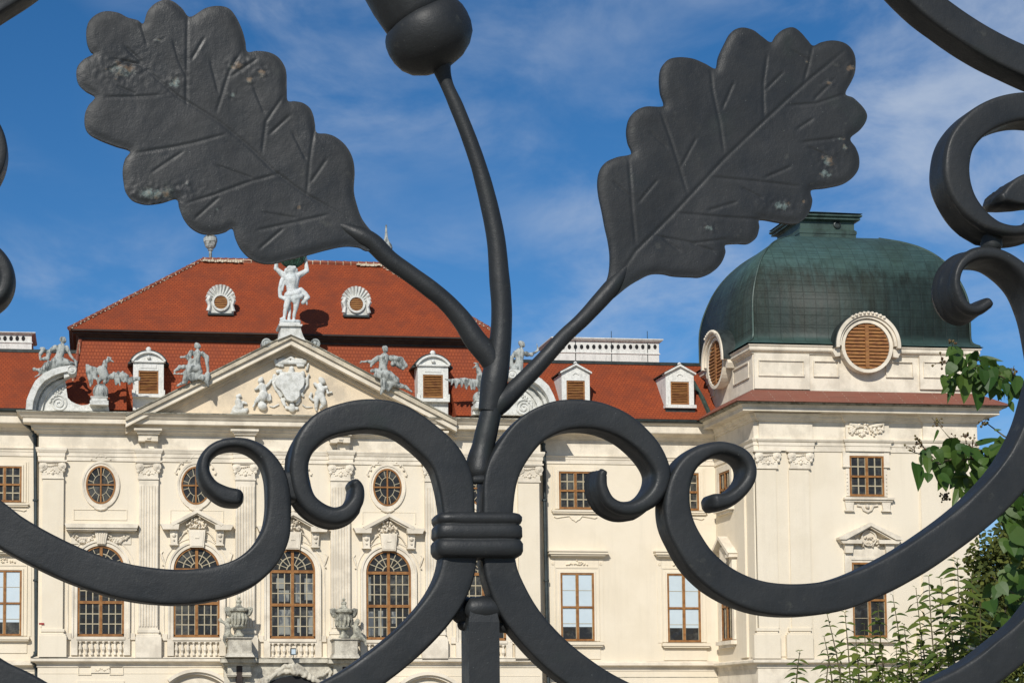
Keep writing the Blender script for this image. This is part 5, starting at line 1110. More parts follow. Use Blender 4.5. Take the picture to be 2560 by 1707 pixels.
def scroll(name, pts, depth=.047, n0=11., n1=3.0, flute=0, back=1.0, taper_end=True, Y0=YG, per=10, ends=(0,1)):
    """bar swept along (px,py,width px[,depth factor]); section = superellipse, front face at Y0"""
    pts = [(*p, 1.0) if len(p) == 3 else p for p in pts]
    C = cr(pts, per); n = len(C); K = 48; mb = MB(); vs = []
    V = [P(c[0], c[1], Y0) for c in C]
    for i, c in enumerate(C):
        t = (V[min(i+1,n-1)]-V[max(i-1,0)]); t.y = 0; t.normalize(); nr = Vector((t.z,0,-t.x))
        w = c[2]*sG/2; u = min(1, max(0, (92-c[2])/50)); D = depth*(1+(.5 if flute else .25)*max(0,u-.25)/.75)*c[3]; e = n0+(n1-n0)*u
        sc = 1.0
        for k in range(K):
            a = 2*math.pi*k/K; ca, sa = math.cos(a), math.sin(a)
            x = math.copysign(abs(ca)**(2/e), ca); y = math.copysign(abs(sa)**(2/e), sa)
            wob = .0006*noise.noise(V[i]*22+Vector((k*.25,0,0)))
            fl = 0
            if flute and x*flute > .2 and u > .35: fl = (.0022*u*(y+1) - .0050*abs(math.sin(y*math.pi*1.6+.4))**.7)*min(1,(u-.35)*4)*(1 if y > -.75 else 0)
            vs.append(V[i]+nr*(x*w+wob+fl*flute)+Vector((0, D/2+y*D/2+wob, 0)))
    # rounded ends
    def cap(i, sgn):
        t = (V[1]-V[0]) if i == 0 else (V[-1]-V[-2]); t.normalize(); c0 = sum((vs[i*K+k] for k in range(K)), Vector())/K; w = C[i][2]*sG/2; res = []
        for q in (.38,.71,.92,1.0):
            f = math.sqrt(max(0, 1-q*q)); f = max(f, .05)
            res.append([c0+(vs[i*K+k]-c0)*(f if f < 1 else 1)+t*sgn*w*q*.85 for k in range(K)])
        return res
    rings = [[vs[i*K+k] for k in range(K)] for i in range(n)]
    if ends[0]: rings = cap(0, -1)[::-1]+rings
    if ends[1]: rings = rings+cap(n-1, 1)
    allv = [v for r in rings for v in r]; m = len(rings)
    fs = [(i*K+k, (i+1)*K+k, (i+1)*K+(k+1)%K, i*K+(k+1)%K) for i in range(m-1) for k in range(K)]+[tuple(range(K)), tuple((m-1)*K+k for k in range(K))[::-1]]
    mb.add(allv, fs)
    return obj(name, mb, M['iron'], gate, (0,0,0), smooth=True)
scroll('scroll', [(1246,1330,78),(1246,1283,78),(1253,1200,84),(1277,1140,84),(1325,1078,82),(1385,1043,80),(1450,1033,74),(1515,1042,70),(1575,1070,64),(1625,1115,58),(1655,1165,50),(1656,1205,47),(1637,1240,46),(1602,1264,43),(1562,1269,40),(1528,1252,37),(1510,1218,35),(1508,1188,33),(1512,1178,26)], flute=-1, ends=(0,1))
scroll('scroll', [(1149,1330,80),(1149,1283,80),(1140,1203,88),(1114,1140,84),(1058,1085,80),(1000,1047,78),(935,1034,76),(870,1040,74),(810,1061,68),(768,1102,58),(750,1150,50),(752,1200,50),(768,1245,49),(800,1275,48),(838,1288,47),(872,1278,46),(893,1250,42),(897,1220,37),(890,1204,28)], flute=1, ends=(0,1))
scroll('scroll', [(594,1240,44),(562,1234,46),(527,1210,40),(510,1175,34),(517,1138,30),(548,1112,28),(593,1104,29),(634,1114,34),(668,1141,42),(690,1184,52),(698,1235,58),(698,1285,62),(690,1335,70),(664,1384,75),(620,1425,78),(565,1449,80),(500,1462,82),(430,1466,84),(350,1458,86),(270,1440,86),(190,1412,86),(110,1375,88),(40,1337,90),(0,1309,92),(-60,1255,92),(-100,1180,90),(-120,1080,90),(-110,980,88),(-95,880,72),(-60,790,50)], ends=(1,0))
scroll('scroll', [(1796,1252,44),(1828,1246,40),(1860,1222,38),(1880,1190,38),(1878,1156,38),(1855,1130,38),(1810,1117,38),(1765,1128,44),(1727,1156,50),(1704,1200,58),(1696,1250,66),(1701,1300,72),(1720,1345,74),(1757,1402,76),(1812,1450,78),(1880,1483,80),(1950,1497,80),(2030,1497,80),(2110,1483,82),(2200,1447,82),(2290,1398,84),(2380,1337,84),(2455,1277,86),(2515,1217,88),(2562,1155,90),(2600,1080,90),(2625,1000,90),(2640,930,86),(2640,860,80)], ends=(1,0))
scroll('scroll', [(1150,1360,84),(1150,1397,86),(1138,1450,86),(1110,1505,86),(1062,1565,84),(1005,1620,84),(940,1672,84),(860,1725,84),(740,1782,84),(620,1820,84),(480,1838,84),(300,1822,84),(160,1778,86),(60,1726,88),(-20,1688,90),(-120,1610,90),(-190,1500,90),(-262,1360,90)], ends=(0,0))
scroll('scroll', [(1250,1360,82),(1250,1397,82),(1262,1450,86),(1292,1515,88),(1335,1575,86),(1390,1632,86),(1455,1683,84),(1540,1735,84),(1680,1795,84),(1850,1832,84),(2050,1830,84),(2220,1795,86),(2350,1742,88),(2440,1695,88),(2515,1640,88),(2585,1580,88),(2660,1490,88),(2760,1400,88),(2880,1300,88)], ends=(0,0))
scroll('scroll', [(2060,-385,76),(2130,-250,76),(2200,-140,76),(2250,-72,76),(2320,-2,76),(2396,56,76),(2478,108,78),(2560,148,80),(2640,180,82),(2740,205,84),(2880,225,84)], ends=(0,0))
scroll('scroll', [(2880,330,80),(2760,300,80),(2680,285,80),(2620,268,78),(2560,264,76),(2500,277,76),(2448,306,74),(2410,350,72),(2396,400,71),(2398,450,70),(2419,500,62),(2455,540,52),(2500,566,42),(2550,574,36),(2600,562,42),(2640,530,60,.8),(2636,480,84,.8),(2596,468,86,.8),(2552,478,72,.8),(2512,492,36,.8)], flute=1, ends=(0,1), depth=.05)
scroll('scroll', [(2478,754,34),(2450,771,36),(2422,765,34),(2401,735,32),(2395,695,31),(2410,657,34),(2448,632,42),(2498,633,42),(2545,658,42),(2585,700,46),(2612,760,54),(2630,830,66),(2640,900,78)], flute=-1, ends=(1,0), depth=.05)
scroll('scroll', [(330,-385,76),(240,-240,76),(160,-150,76),(82,-70,76),(0,-14,76),(-80,34,78),(-170,70,80),(-262,95,80)], ends=(0,0))
scroll('scroll', [(-120,270,76),(-60,290,74),(-26,340,72),(-22,390,72),(-40,440,62),(-80,490,50),(-110,540,42),(-90,590,42)], ends=(0,0))
scroll('scroll', [(-90,590,44),(-30,618,44),(4,655,44),(14,695,42),(0,735,40),(-40,765,38)], ends=(0,1))
# stiles and top rail that frame the panel, just outside the photograph
ztop = P(1200,-400,YG).z
for px in (-262, 2880):
    b = MB(); x = P(px,900,YG).x; b.box(x-.024, x+.024, YG, YG+.05, 0.02, ztop); obj('stile', b, M['iron'], gate)
b = MB(); b.box(P(-262,900,YG).x+.024, P(2880,900,YG).x-.024, YG+.002, YG+.048, ztop-.05, ztop-.004); obj('top_rail', b, M['iron'], gate)
# centre bar, with a hammered head and tenons
cx = P(1209,1600,YG).x
b = MB(); b.loft(P(1177,1640,YG).x, P(1250,1640,YG).x-.002, YG+.004, YG+.050, [(-.002,-.0),(.002,.01),(.002,P(1209,1530,YG).z-.012),(-.001,P(1209,1522,YG).z),(-.008,P(1209,1516,YG).z)], cap=True); obj('centre_bar', b, M['iron'], gate)
def blob(name, pts, Y, n=16):
    q = MB(); V = [P(a,b_,Y) for a,b_,r in pts]; R_ = [r*sG for a,b_,r in pts]
    if len(V) == 1: V = [V[0]-Vector((.003,0,0)), V[0]+Vector((.003,0,0))]; R_ = R_*2
    ax = (V[-1]-V[0]).normalized(); pf = []
    for i in range(5): t = math.pi/2*i/5; pf.append((max(.0005,R_[0]*math.sin(t)), -R_[0]*math.cos(t)*.8))
    L0 = 0
    for i, v in enumerate(V): pf.append((R_[i], (v-V[0]).dot(ax)))
    for i in range(1,6): t = math.pi/2*i/5; pf.append((max(.0005,R_[-1]*math.cos(t)), (V[-1]-V[0]).length+R_[-1]*math.sin(t)*.8))
    q.lathe(V[0], pf, n, ax)
    q.v = [tuple(Vector(v)+Vector(v).normalized()*0+Vector((1,1,1))*.0016*noise.noise(Vector(v)*60)) for v in q.v]
    return obj(name, q, M['iron'], gate, smooth=True)
blob('tenon', [(1150,1526,32),(1185,1524,36),(1235,1524,36),(1280,1530,36)], YG+.036)
blob('tenon', [(1182,1520,27),(1209,1516,31),(1236,1520,27)], YG+.016)
blob('tenon', [(1156,1560,16),(1272,1562,20)], YG+.034)
scroll('tenon', [(684,1213,70),(712,1212,66),(742,1213,72)], depth=.045, Y0=YG+.006, ends=(0,0)); blob('rivet', [(704,1226,20)], YG+.012)
blob('tenon', [(1670,1204,26),(1690,1206,28)], YG+.03); blob('tenon', [(2480,586,26),(2478,614,27)], YG+.03)
random.seed(31)
blob('tenon', [(1184,1172,26),(1202,1174,30),(1222,1172,26)], YG+.032)
blob('knob', [(1187,1199,10),(1200,1202,11),(1213,1199,10)], YG+.010)
# collar of three bands
b = MB(); b_list = [(1281,96,0),(1284,104,.003),(1291,110,.006),(1300,110,.006),(1307,107,.004),(1311,103,.0015),(1313,107,.003),(1318,110,.005),(1340,111,.005),(1345,108,.003),(1348,104,.0015),(1351,108,.004),(1358,112,.007),(1376,112,.007),(1386,108,.005),(1392,100,.002),(1394,92,-.004)]
K = 64; rr = []
for py, hw, dd in b_list:
    c = P(1199, py, YG); A_ = (hw-3)*sG; B_ = .028+dd
    for k in range(K):
        a = 2*math.pi*k/K; ca, sa = math.cos(a), math.sin(a); e = 5.5
        rr.append((c.x+A_*math.copysign(abs(ca)**(2/e), ca), YG+.020+B_*math.copysign(abs(sa)**(2/e), sa), c.z+.0008*noise.noise(Vector((k*.4,py*.05,0)))))
nR = len(b_list); b.add(rr, [(i*K+k,(i+1)*K+k,(i+1)*K+(k+1)%K,i*K+(k+1)%K) for i in range(nR-1) for k in range(K)]+[tuple(range(K)), tuple((nR-1)*K+k for k in range(K))[::-1]])
obj('collar', b, M['iron'], gate, smooth=True)
# stems
def stem(name, pts, Y0=YG+.03, n=20, per=8):
    C = cr(pts, per); V = [P(c[0],c[1],Y0) for c in C]; b = MB(); b.tube(V, [c[2]*sG/2+.0004*noise.noise(v*40) for c, v in zip(C, V)], n); return obj(name, b, M['iron'], gate, smooth=True)
stem('stem', [(1106,150,54),(1104,170,46),(1117,212,33),(1140,264,35),(1170,339,37),(1198,420,40),(1222,510,44),(1240,600,47),(1248,690,51),(1254,770,52),(1252,840,54),(1245,900,60),(1236,950,66),(1228,1000,60),(1222,1030,54)])
stem('stem', [(1230,1020,52),(1225,1042,54),(1216,1080,56),(1208,1115,56),(1202,1145,66),(1199,1180,74),(1199,1200,56)])
stem('stem', [(800,545,5),(840,560,18),(875,577,34),(905,592,46),(935,610,47),(972,647,44),(1022,683,43),(1070,718,44),(1115,755,46),(1155,800,50),(1188,850,56),(1220,888,58),(1243,925,52)])
stem('stem', [(1590,640,5),(1566,668,18),(1545,697,34),(1525,723,43),(1495,757,42),(1455,800,38),(1410,842,38),(1358,900,41),(1315,945,44),(1280,980,49),(1252,1004,56),(1230,1030,46)])
# acorn
ax = (P(1112-.466*100,163-.885*100,YG)-P(1112,163,YG)).normalized(); o0 = P(1113,166,YG+.03)
def lat(name, pr_, par=None, n=40):
    b = MB(); b.lathe(o0, [(r*sG, h*sG) for r, h in pr_], n, ax)
    b.v = [tuple(Vector(v)+(Vector(v)-o0).normalized()*.0012*noise.noise(Vector(v)*45)) for v in b.v]
    return obj(name, b, M['iron'], par or gate, smooth=True)
ac = lat('acorn', [(10,110),(86,118),(93,150),(98,200),(99,245),(92,300),(72,360),(40,410),(14,432),(10,450),(3,456)])
lat('acorn_cup', [(2,-2),(30,0),(58,8),(84,24),(101,45),(109,70),(111,92),(109,112),(104,126),(98,134),(92,136),(88,128)], ac)

# oak leaves: real plates with a hammered surface and chased veins
def leafplate(name, org, k, outline, veins, mid, chips, pitch=2.7, Yl=YG+.022):
    O = np.array([(org[0]+x/k, org[1]+y/k) for x, y in outline]); n = len(O)
    dense = []
    for i in range(n):
        p0, p1, p2, p3 = O[i-1], O[i], O[(i+1)%n], O[(i+2)%n]
        # notches stay sharp: compare the turn
        for j in range(8):
            t = j/8; dense.append(.5*((2*p1)+(-p0+p2)*t+(2*p0-5*p1+4*p2-p3)*t*t+(-p0+3*p1-3*p2+p3)*t**3))
    D = np.array(dense); nD = len(D)
    x0, y0 = D.min(0)-pitch; x1, y1 = D.max(0)+pitch
    gx = np.arange(x0, x1, pitch); gy = np.arange(y0, y1, pitch); GX, GY = np.meshgrid(gx, gy)
    Q = np.stack([GX.ravel(), GY.ravel()], 1)
    inside = np.zeros(len(Q), bool); j = nD-1
    for i in range(nD):
        yi, yj = D[i,1], D[j,1]; c = ((yi > Q[:,1]) != (yj > Q[:,1]))
        if yi != yj: c &= Q[:,0] < (D[j,0]-D[i,0])*(Q[:,1]-yi)/(yj-yi)+D[i,0]
        inside ^= c; j = i
    def segd(Q, A, B):
        AB = B-A; t = np.clip(((Q-A)@AB)/max(AB@AB,1e-9), 0, 1); return np.hypot(*(Q-(A+t[:,None]*AB)).T), t
    db = np.full(len(Q), 1e9); near = np.zeros_like(Q)
    for i in range(nD):
        A, B = D[i], D[(i+1)%nD]; AB = B-A; t = np.clip(((Q-A)@AB)/max(AB@AB,1e-9),0,1); C = A+t[:,None]*AB; d = np.hypot(*(Q-C).T); m = d < db; db[m] = d[m]; near[m] = C[m]
    W, H = len(gx), len(gy); ins = inside.reshape(H,W)
    keep = np.zeros((H-1,W-1), bool)
    cnt = ins[:-1,:-1].astype(int)+ins[1:,:-1]+ins[:-1,1:]+ins[1:,1:]; keep = cnt >= 2
    used = np.zeros((H,W), bool)
    ii, jj = np.nonzero(keep)
    for di in (0,1):
        for dj in (0,1): used[ii+di, jj+dj] = True
    # border vertices snap onto the outline
    full = np.zeros((H,W), int)
    for di in (0,1):
        for dj in (0,1): np.add.at(full, (ii+di, jj+dj), 1)
    border = used & (full < 4)
    bf = border.ravel() | (used.ravel() & ~inside)
    Q2 = Q.copy(); Q2[bf] = near[bf]; db2 = db.copy(); db2[bf] = 0
    # relief
    kk = lambda pl: np.array([(org[0]+x/k, org[1]+y/k) for x, y in pl])
    h = np.zeros(len(Q))
    dm = np.full(len(Q), 1e9)
    for pl, wd, dp in [(v, 3.5, 1.0) for v in veins]+[(mid, 4.2, 1.0)]:
        pl = kk(pl); best = np.full(len(Q), 1e9); tt = np.zeros(len(Q)); tot = len(pl)-1
        for i in range(tot):
            d, t = segd(Q, pl[i], pl[i+1]); m = d < best; best[m] = d[m]; tt[m] = (i+t[m])/tot
        if pl.shape[0] == len(mid) and dp == 1.0 and wd == 4.2: dm = best
        end = np.minimum(1, np.minimum(tt, 1-tt)*6+.35)
        h -= 1.0*dp*np.exp(-(best/wd)**2)*end*3.2; h += .35*np.exp(-((best-wd*2.2)/(wd*1.5))**2)*end*.7
    h += 26*np.exp(-(db2/13)**2)*-.26                     # rolled edge falls away
    h += -9*np.exp(-(dm/90.)**2)                           # trough along the mid rib
    nz = np.array([noise.noise(Vector((q[0]*.011, q[1]*.011, 3.3)))*4+noise.noise(Vector((q[0]*.03, q[1]*.03, 9.3)))*1.0 for q in Q.tolist()])
    h += nz
    ch = np.zeros(len(Q))
    for (cx_, cy_, rx, ry) in chips:
        X_, Y_ = org[0]+cx_/k, org[1]+cy_/k; ch = np.maximum(ch, np.exp(-(((Q[:,0]-X_)/(rx/k))**2+((Q[:,1]-Y_)/(ry/k))**2)))
    h += ch*np.array([noise.noise(Vector((q[0]*.09, q[1]*.09, 1.3)))*4 for q in Q.tolist()])
    idx = -np.ones(H*W, int); ul = np.nonzero(used.ravel())[0]; idx[ul] = np.arange(len(ul))
    vs = []
    for u in ul:
        p = P(Q2[u,0], Q2[u,1], Yl); vs.append((p.x, Yl-h[u]*sG*.55, p.z))
    nf = len(vs); back = [(x, Yl+.0075+.35*(y-Yl), z) for x, y, z in vs]
    idm = idx.reshape(H,W); fs = []; edges = {}
    for a_, b_ in zip(ii, jj):
        q = (idm[a_,b_], idm[a_,b_+1], idm[a_+1,b_+1], idm[a_+1,b_]); fs.append(q[::-1])
        for e0, e1 in ((q[0],q[1]),(q[1],q[2]),(q[2],q[3]),(q[3],q[0])):
            key = (min(e0,e1),max(e0,e1)); edges[key] = edges.get(key, []) + [(e0,e1)]
    rim = [v[0] for v in edges.values() if len(v) == 1]
    allf = [tuple(int(i) for i in f) for f in fs]+[tuple(int(i)+nf for i in f[::-1]) for f in fs]+[(int(a_),int(b_),int(b_)+nf,int(a_)+nf) for a_, b_ in rim]
    me = bpy.data.meshes.new(name); me.from_pydata(vs+back, [], allf); me.materials.append(M['iron']); me.polygons.foreach_set('use_smooth', [True]*len(me.polygons))
    at = me.attributes.new('chip', 'FLOAT', 'POINT'); cc = np.concatenate([ch[ul], ch[ul]]).astype('f'); at.data.foreach_set('value', cc)
    me.update()
    import bmesh
    bm = bmesh.new(); bm.from_mesh(me); bmesh.ops.recalc_face_normals(bm, faces=bm.faces)
    for e in bm.edges:
        if e.is_manifold and e.calc_face_angle(0) > 1.0: e.smooth = False
    bm.to_mesh(me); bm.free()
    return link(name, me, gate, (0,0,0))
OL = [(2140,1385),(2150,1355),(2090,1300),(2030,1220),(1998,1130),(1984,1060),(1988,960),(1975,880),(1935,810),(1880,765),(1830,747),(1775,740),(1765,690),(1755,640),(1735,600),(1695,573),(1650,565),(1612,562),(1607,500),(1605,410),(1590,360),(1555,315),(1505,290),(1440,283),(1386,287),(1375,230),(1355,160),(1320,90),(1280,45),(1220,32),(1150,45),(1065,92),(1020,45),(970,5),(920,-5),(865,20),(825,65),(803,128),(770,110),(715,95),(665,70),(600,60),(545,75),(500,115),(483,170),(487,235),(505,280),(523,300),(470,330),(435,370),(427,415),(440,465),(480,505),(532,540),(495,590),(475,640),(475,700),(500,745),(560,780),(650,815),(728,842),(700,890),(687,950),(693,1020),(705,1070),(740,1115),(790,1135),(840,1140),(910,1130),(988,1110),(1005,1160),(1030,1220),(1070,1270),(1130,1303),(1200,1308),(1260,1295),(1302,1275),(1320,1330),(1350,1390),(1400,1440),(1460,1468),(1530,1472),(1620,1450),(1720,1425),(1830,1395),(1930,1375),(2010,1380),(2060,1400)]
VL = [[(1045,580),(1045,480),(1050,100)],[(1045,430),(1000,330),(970,230)],[(1075,330),(1145,210)],[(1215,620),(1240,540),(1285,400),(1350,290)],[(1290,430),(1440,330)],[(1225,520),(1180,340)],[(1470,850),(1490,680),(1585,540)],[(1480,630),(1420,480)],[(1510,750),(1625,645)],[(1720,1080),(1735,900),(1760,720)],[(1720,900),(1640,740)],[(1740,1020),(1830,890)],[(1260,750),(1100,795),(980,820),(770,855)],[(850,965),(1020,850)],[(1560,970),(1400,1015),(1200,1090),(1040,1140)],[(1420,1000),(1210,925)],[(1090,1225),(1225,1105)],[(1840,1200),(1640,1245),(1440,1290)],[(1660,1220),(1470,1190)],[(1450,1395),(1590,1275)],[(900,530),(760,540),(590,545)],[(760,525),(650,480)],[(825,250),(790,130)],[(800,350),(700,260)],[(570,410),(700,345),(790,360)],[(630,330),(740,345)]]
ML = [(1960,1225),(1720,1090),(1540,960),(1400,820),(1240,690),(1100,600),(1000,540),(880,440),(800,360)]
leafplate('oak_leaf', (0,0), 2.24, OL, VL, ML, [(680,390,170,90),(980,460,90,60),(1320,370,90,60),(870,1080,220,70),(1220,1170,24,24),(2050,1310,60,25),(1400,450,40,40),(1460,410,50,50),(880,225,40,14),(1680,1160,30,30),(1300,530,40,30),(1050,1030,20,20)])
OR = [(180,1560),(230,1500),(260,1430),(267,1340),(258,1260),(240,1180),(225,1100),(208,1020),(202,950),(212,890),(240,848),(300,820),(378,800),(360,740),(353,680),(365,620),(395,580),(450,556),(545,551),(530,480),(525,410),(535,350),(570,310),(630,297),(700,305),(760,330),(818,356),(835,290),(870,215),(900,165),(950,143),(1010,155),(1060,190),(1108,218),(1140,175),(1180,148),(1225,142),(1265,170),(1300,210),(1328,236),(1370,218),(1430,207),(1490,218),(1530,250),(1550,300),(1548,370),(1530,420),(1498,487),(1540,510),(1590,560),(1610,600),(1600,640),(1570,680),(1522,723),(1550,770),(1568,820),(1565,880),(1530,930),(1480,960),(1400,978),(1318,992),(1322,1050),(1305,1110),(1265,1155),(1215,1168),(1150,1160),(1050,1146),(1045,1190),(1030,1240),(990,1270),(930,1270),(868,1278),(868,1320),(845,1375),(800,1420),(740,1445),(690,1445),(600,1440),(540,1428),(480,1430),(420,1458),(360,1495),(280,1560),(240,1585)]
VR = [[(400,1270),(380,1100),(360,830)],[(370,1030),(280,950)],[(410,1060),(510,940)],[(670,1010),(620,850),(570,700),(530,590)],[(560,770),(470,690)],[(635,870),(715,720)],[(860,790),(840,650),(800,480),(790,370)],[(850,570),(910,430)],[(1070,610),(1065,440),(1085,285)],[(1075,470),(1170,375)],[(1280,420),(1305,330),(1325,240)],[(1290,310),(1215,265)],[(1195,550),(1340,540),(1495,490)],[(1330,520),(1410,440)],[(1240,675),(1325,620)],[(1260,745),(1480,720)],[(1400,820),(1300,770)],[(1070,930),(1210,870)],[(800,925),(1000,945),(1250,975)],[(1060,1040),(950,980)],[(775,1100),(925,1055)],[(620,1112),(850,1135),(1060,1148)],[(500,1230),(700,1270),(870,1250)],[(540,1240),(630,1310)],[(690,1275),(810,1315)]]
MR = [(330,1415),(400,1310),(600,1110),(860,830),(1060,640),(1200,510),(1300,420),(1490,265)]
leafplate('oak_leaf', (1400,0), 2.0911, OR, VR, MR, [(1400,840,70,60),(1390,910,60,50),(1410,430,40,24),(1525,355,50,40),(1290,325,24,24),(1470,725,50,16),(1490,770,30,30),(1160,1075,90,50),(1275,1050,20,30),(780,1190,50,30)])
# ------------------------------------------------------------ plants
def leafmat(name, c1, c2, tr=.35, rough=.5):
    m = bpy.data.materials.new(name); m.use_nodes = True; t = m.node_tree; N = t.nodes; L = t.links; b = N['Principled BSDF']; b.inputs['Roughness'].default_value = rough; b.inputs['Specular IOR Level'].default_value = .4
    g = N.new('ShaderNodeNewGeometry'); n = N.new('ShaderNodeTexNoise'); n.inputs['Scale'].default_value = 5; n.inputs['Detail'].default_value = 3; L.new(g.outputs['Position'], n.inputs['Vector'])
    a = N.new('ShaderNodeMath'); a.operation = 'ADD'; L.new(n.outputs[0], a.inputs[0]); L.new(g.outputs['Random Per Island'], a.inputs[1])
    r = N.new('ShaderNodeMapRange'); r.inputs[1].default_value = .45; r.inputs[2].default_value = 1.5; L.new(a.outputs[0], r.inputs[0])
    mx_ = N.new('ShaderNodeMix'); mx_.data_type = 'RGBA'; mx_.inputs[6].default_value = (*c1,1); mx_.inputs[7].default_value = (*c2,1); L.new(r.outputs[0], mx_.inputs[0]); L.new(mx_.outputs[2], b.inputs['Base Color'])
    tb = N.new('ShaderNodeBsdfTranslucent'); hs_ = N.new('ShaderNodeHueSaturation'); hs_.inputs['Value'].default_value = 1.6; hs_.inputs['Hue'].default_value = .48; L.new(mx_.outputs[2], hs_.inputs['Color']); L.new(hs_.outputs[0], tb.inputs[0])
    ms = N.new('ShaderNodeMixShader'); ms.inputs[0].default_value = tr; L.new(b.outputs[0], ms.inputs[1]); L.new(tb.outputs[0], ms.inputs[2]); L.new(ms.outputs[0], N['Material Output'].inputs[0])
    return m
M['leafA'] = leafmat('broad_leaf', (.024,.070,.010), (.075,.13,.02), .3)
M['leafB'] = leafmat('narrow_leaf', (.055,.10,.016), (.15,.18,.03), .35)
M['leafC'] = leafmat('far_leaf', (.022,.042,.007), (.10,.11,.014), .15, .8)
M['twig'] = mat('green_twig', (.10,.09,.035), .8, .2, 30, col2=(.05,.03,.02))
M['berry'] = mat('brown_berry', (.07,.035,.015), .6, .3, 60, col2=(.16,.13,.04))
M['bark'] = mat('bark', (.09,.07,.05), .95, .3, 20, .01, 30)
def leaf(mb, p, d, up, L, W, heart=True, curl=.25, droop=.3):
    """p stalk end, d tip direction, up leaf normal"""
    d = d.normalized(); s_ = d.cross(up).normalized(); up = s_.cross(d).normalized()
    prof_ = [(0,.0),(-.04,.30),(.10,.47),(.30,.50),(.55,.40),(.78,.22),(1,.0)] if heart else [(0,.0),(.08,.16),(.25,.36),(.5,.46),(.75,.32),(.92,.12),(1,.0)]
    vs = []; fs = []
    for i, (t, w) in enumerate(prof_):
        c = p+d*(L*t)-up*(droop*L*t*t)
        vs += [c+s_*(w*W)+up*(curl*w*W), c, c-s_*(w*W)+up*(curl*w*W)]
    for i in range(len(prof_)-1): a = 3*i; fs += [(a,a+1,a+4,a+3),(a+1,a+2,a+5,a+4)]
    mb.add(vs, fs)
R = random.Random(12)
# broad-leaved tree whose twigs reach into the right of the frame, about 8 m away
YB = 8.0; sB = (P(2500,1000,YB)-P(2490,1000,YB)).x/10
tr = empty('leafy_tree', (P(2760,1300,YB).x, YB+.2, 0)); tag(tr, 'broad-leaved green tree reaching in from the right edge, heart-shaped leaves and brown flower heads', 'tree')
t_ = MB(); base = Vector((P(2760,1300,YB).x, YB+.2, 0))
t_.tube([base, base+Vector((.03,0,.9)), base+Vector((-.02,.03,1.7)), base+Vector((-.05,.02,2.5)), base+Vector((-.08,0,3.4))], [.07,.06,.05,.04,.02], 10); obj('trunk', t_, M['bark'], tr)
tw = MB(); lf = MB()
def pp(x, y, dy=0.): return P(x, y, YB+dy)
twigs = [[(2760,1080),(2620,1010),(2540,960),(2470,925),(2420,905),(2385,880),(2378,850)],[(2540,960),(2500,930),(2450,900)],[(2760,1120),(2640,1090),(2560,1110),(2480,1140),(2420,1130),(2370,1090),(2345,1060),(2330,1045)],[(2480,1140),(2400,1150),(2340,1150),(2310,1120),(2290,1095)],[(2420,1130),(2350,1160),(2300,1135),(2270,1125)],[(2560,1110),(2510,1090),(2470,1060),(2455,1055)],[(2760,1300),(2620,1200),(2540,1180),(2450,1200),(2400,1250),(2370,1290)],[(2700,1500),(2600,1400),(2540,1340),(2500,1300)],[(2700,1600),(2600,1520),(2530,1480),(2480,1440)],[(2540,960),(2530,930),(2535,915)]]
for k_, T in enumerate(twigs):
    V = [pp(x, y, .12*math.sin(i*1.7+k_)) for i, (x, y) in enumerate(T)]; tw.tube(V, [max(.0016,.005*(1-i/len(V))) for i in range(len(V))], 6)
obj('branch', tw, M['twig'], tr)
def scatter(poly_, n, L0, L1, dep, dens=1.0):
    xs = [p_[0] for p_ in poly_]; ys = [p_[1] for p_ in poly_]; c = 0; tries = 0
    while c < n and tries < n*60:
        tries += 1; x = R.uniform(min(xs), max(xs)); y = R.uniform(min(ys), max(ys)); ins = False; j = len(poly_)-1
        for i in range(len(poly_)):
            if (poly_[i][1] > y) != (poly_[j][1] > y) and x < (poly_[j][0]-poly_[i][0])*(y-poly_[i][1])/(poly_[j][1]-poly_[i][1])+poly_[i][0]: ins = not ins
            j = i
        if not ins: continue
        c += 1; L = R.uniform(L0, L1)*sB; p0 = pp(x, y, R.uniform(-dep, dep))
        d = Vector((R.gauss(0,.5), R.gauss(-.25,.45), -1.0 if R.random() < .8 else R.uniform(-.4,.5))); up = Vector((R.gauss(-.25,.5), -1, R.gauss(.45,.4)))
        leaf(lf, p0, d, up, L, L*R.uniform(.72,.95), True, R.uniform(.05,.4), R.uniform(.0,.35))
# individually placed large leaves (stalk x,y, tip x,y, width)
big = [(2440,925,2446,975,46),(2470,935,2462,985,42),(2410,940,2410,1010,40),(2438,965,2443,1028,46),(2505,955,2512,1000,30),(2540,940,2540,985,34),(2525,960,2530,1000,30),(2450,895,2508,897,14),(2365,940,2360,975,26),(2375,965,2371,1008,12),(2428,885,2440,915,36),(2395,870,2395,905,28),(2470,915,2445,890,26),(2520,1000,2525,1000,10),
 (2378,1095,2372,1140,42),(2392,1135,2395,1185,52),(2300,1140,2305,1175,30),(2320,1145,2322,1185,26),(2345,1150,2352,1215,32),(2420,1190,2428,1245,50),(2370,1170,2345,1225,30),(2290,1160,2305,1215,34),(2455,1150,2470,1230,46),(2500,1110,2515,1165,44),(2530,1100,2540,1140,36),(2440,1110,2505,1095,24),(2520,1170,2530,1230,46),(2405,1200,2380,1270,22),(2470,1200,2440,1290,26),(2486,1075,2505,1073,6),(2345,1075,2338,1095,7),(2525,1005,2535,1030,14)]
for x0, y0, x1, y1, w_ in big:
    a, b_ = pp(x0,y0,R.uniform(-.1,.05)), pp(x1,y1,R.uniform(-.16,.0)); leaf(lf, a, b_-a, Vector((R.gauss(-.1,.3),-1,R.uniform(.1,.7))), (b_-a).length, w_*sB, True, R.uniform(.1,.3), R.uniform(0,.2))
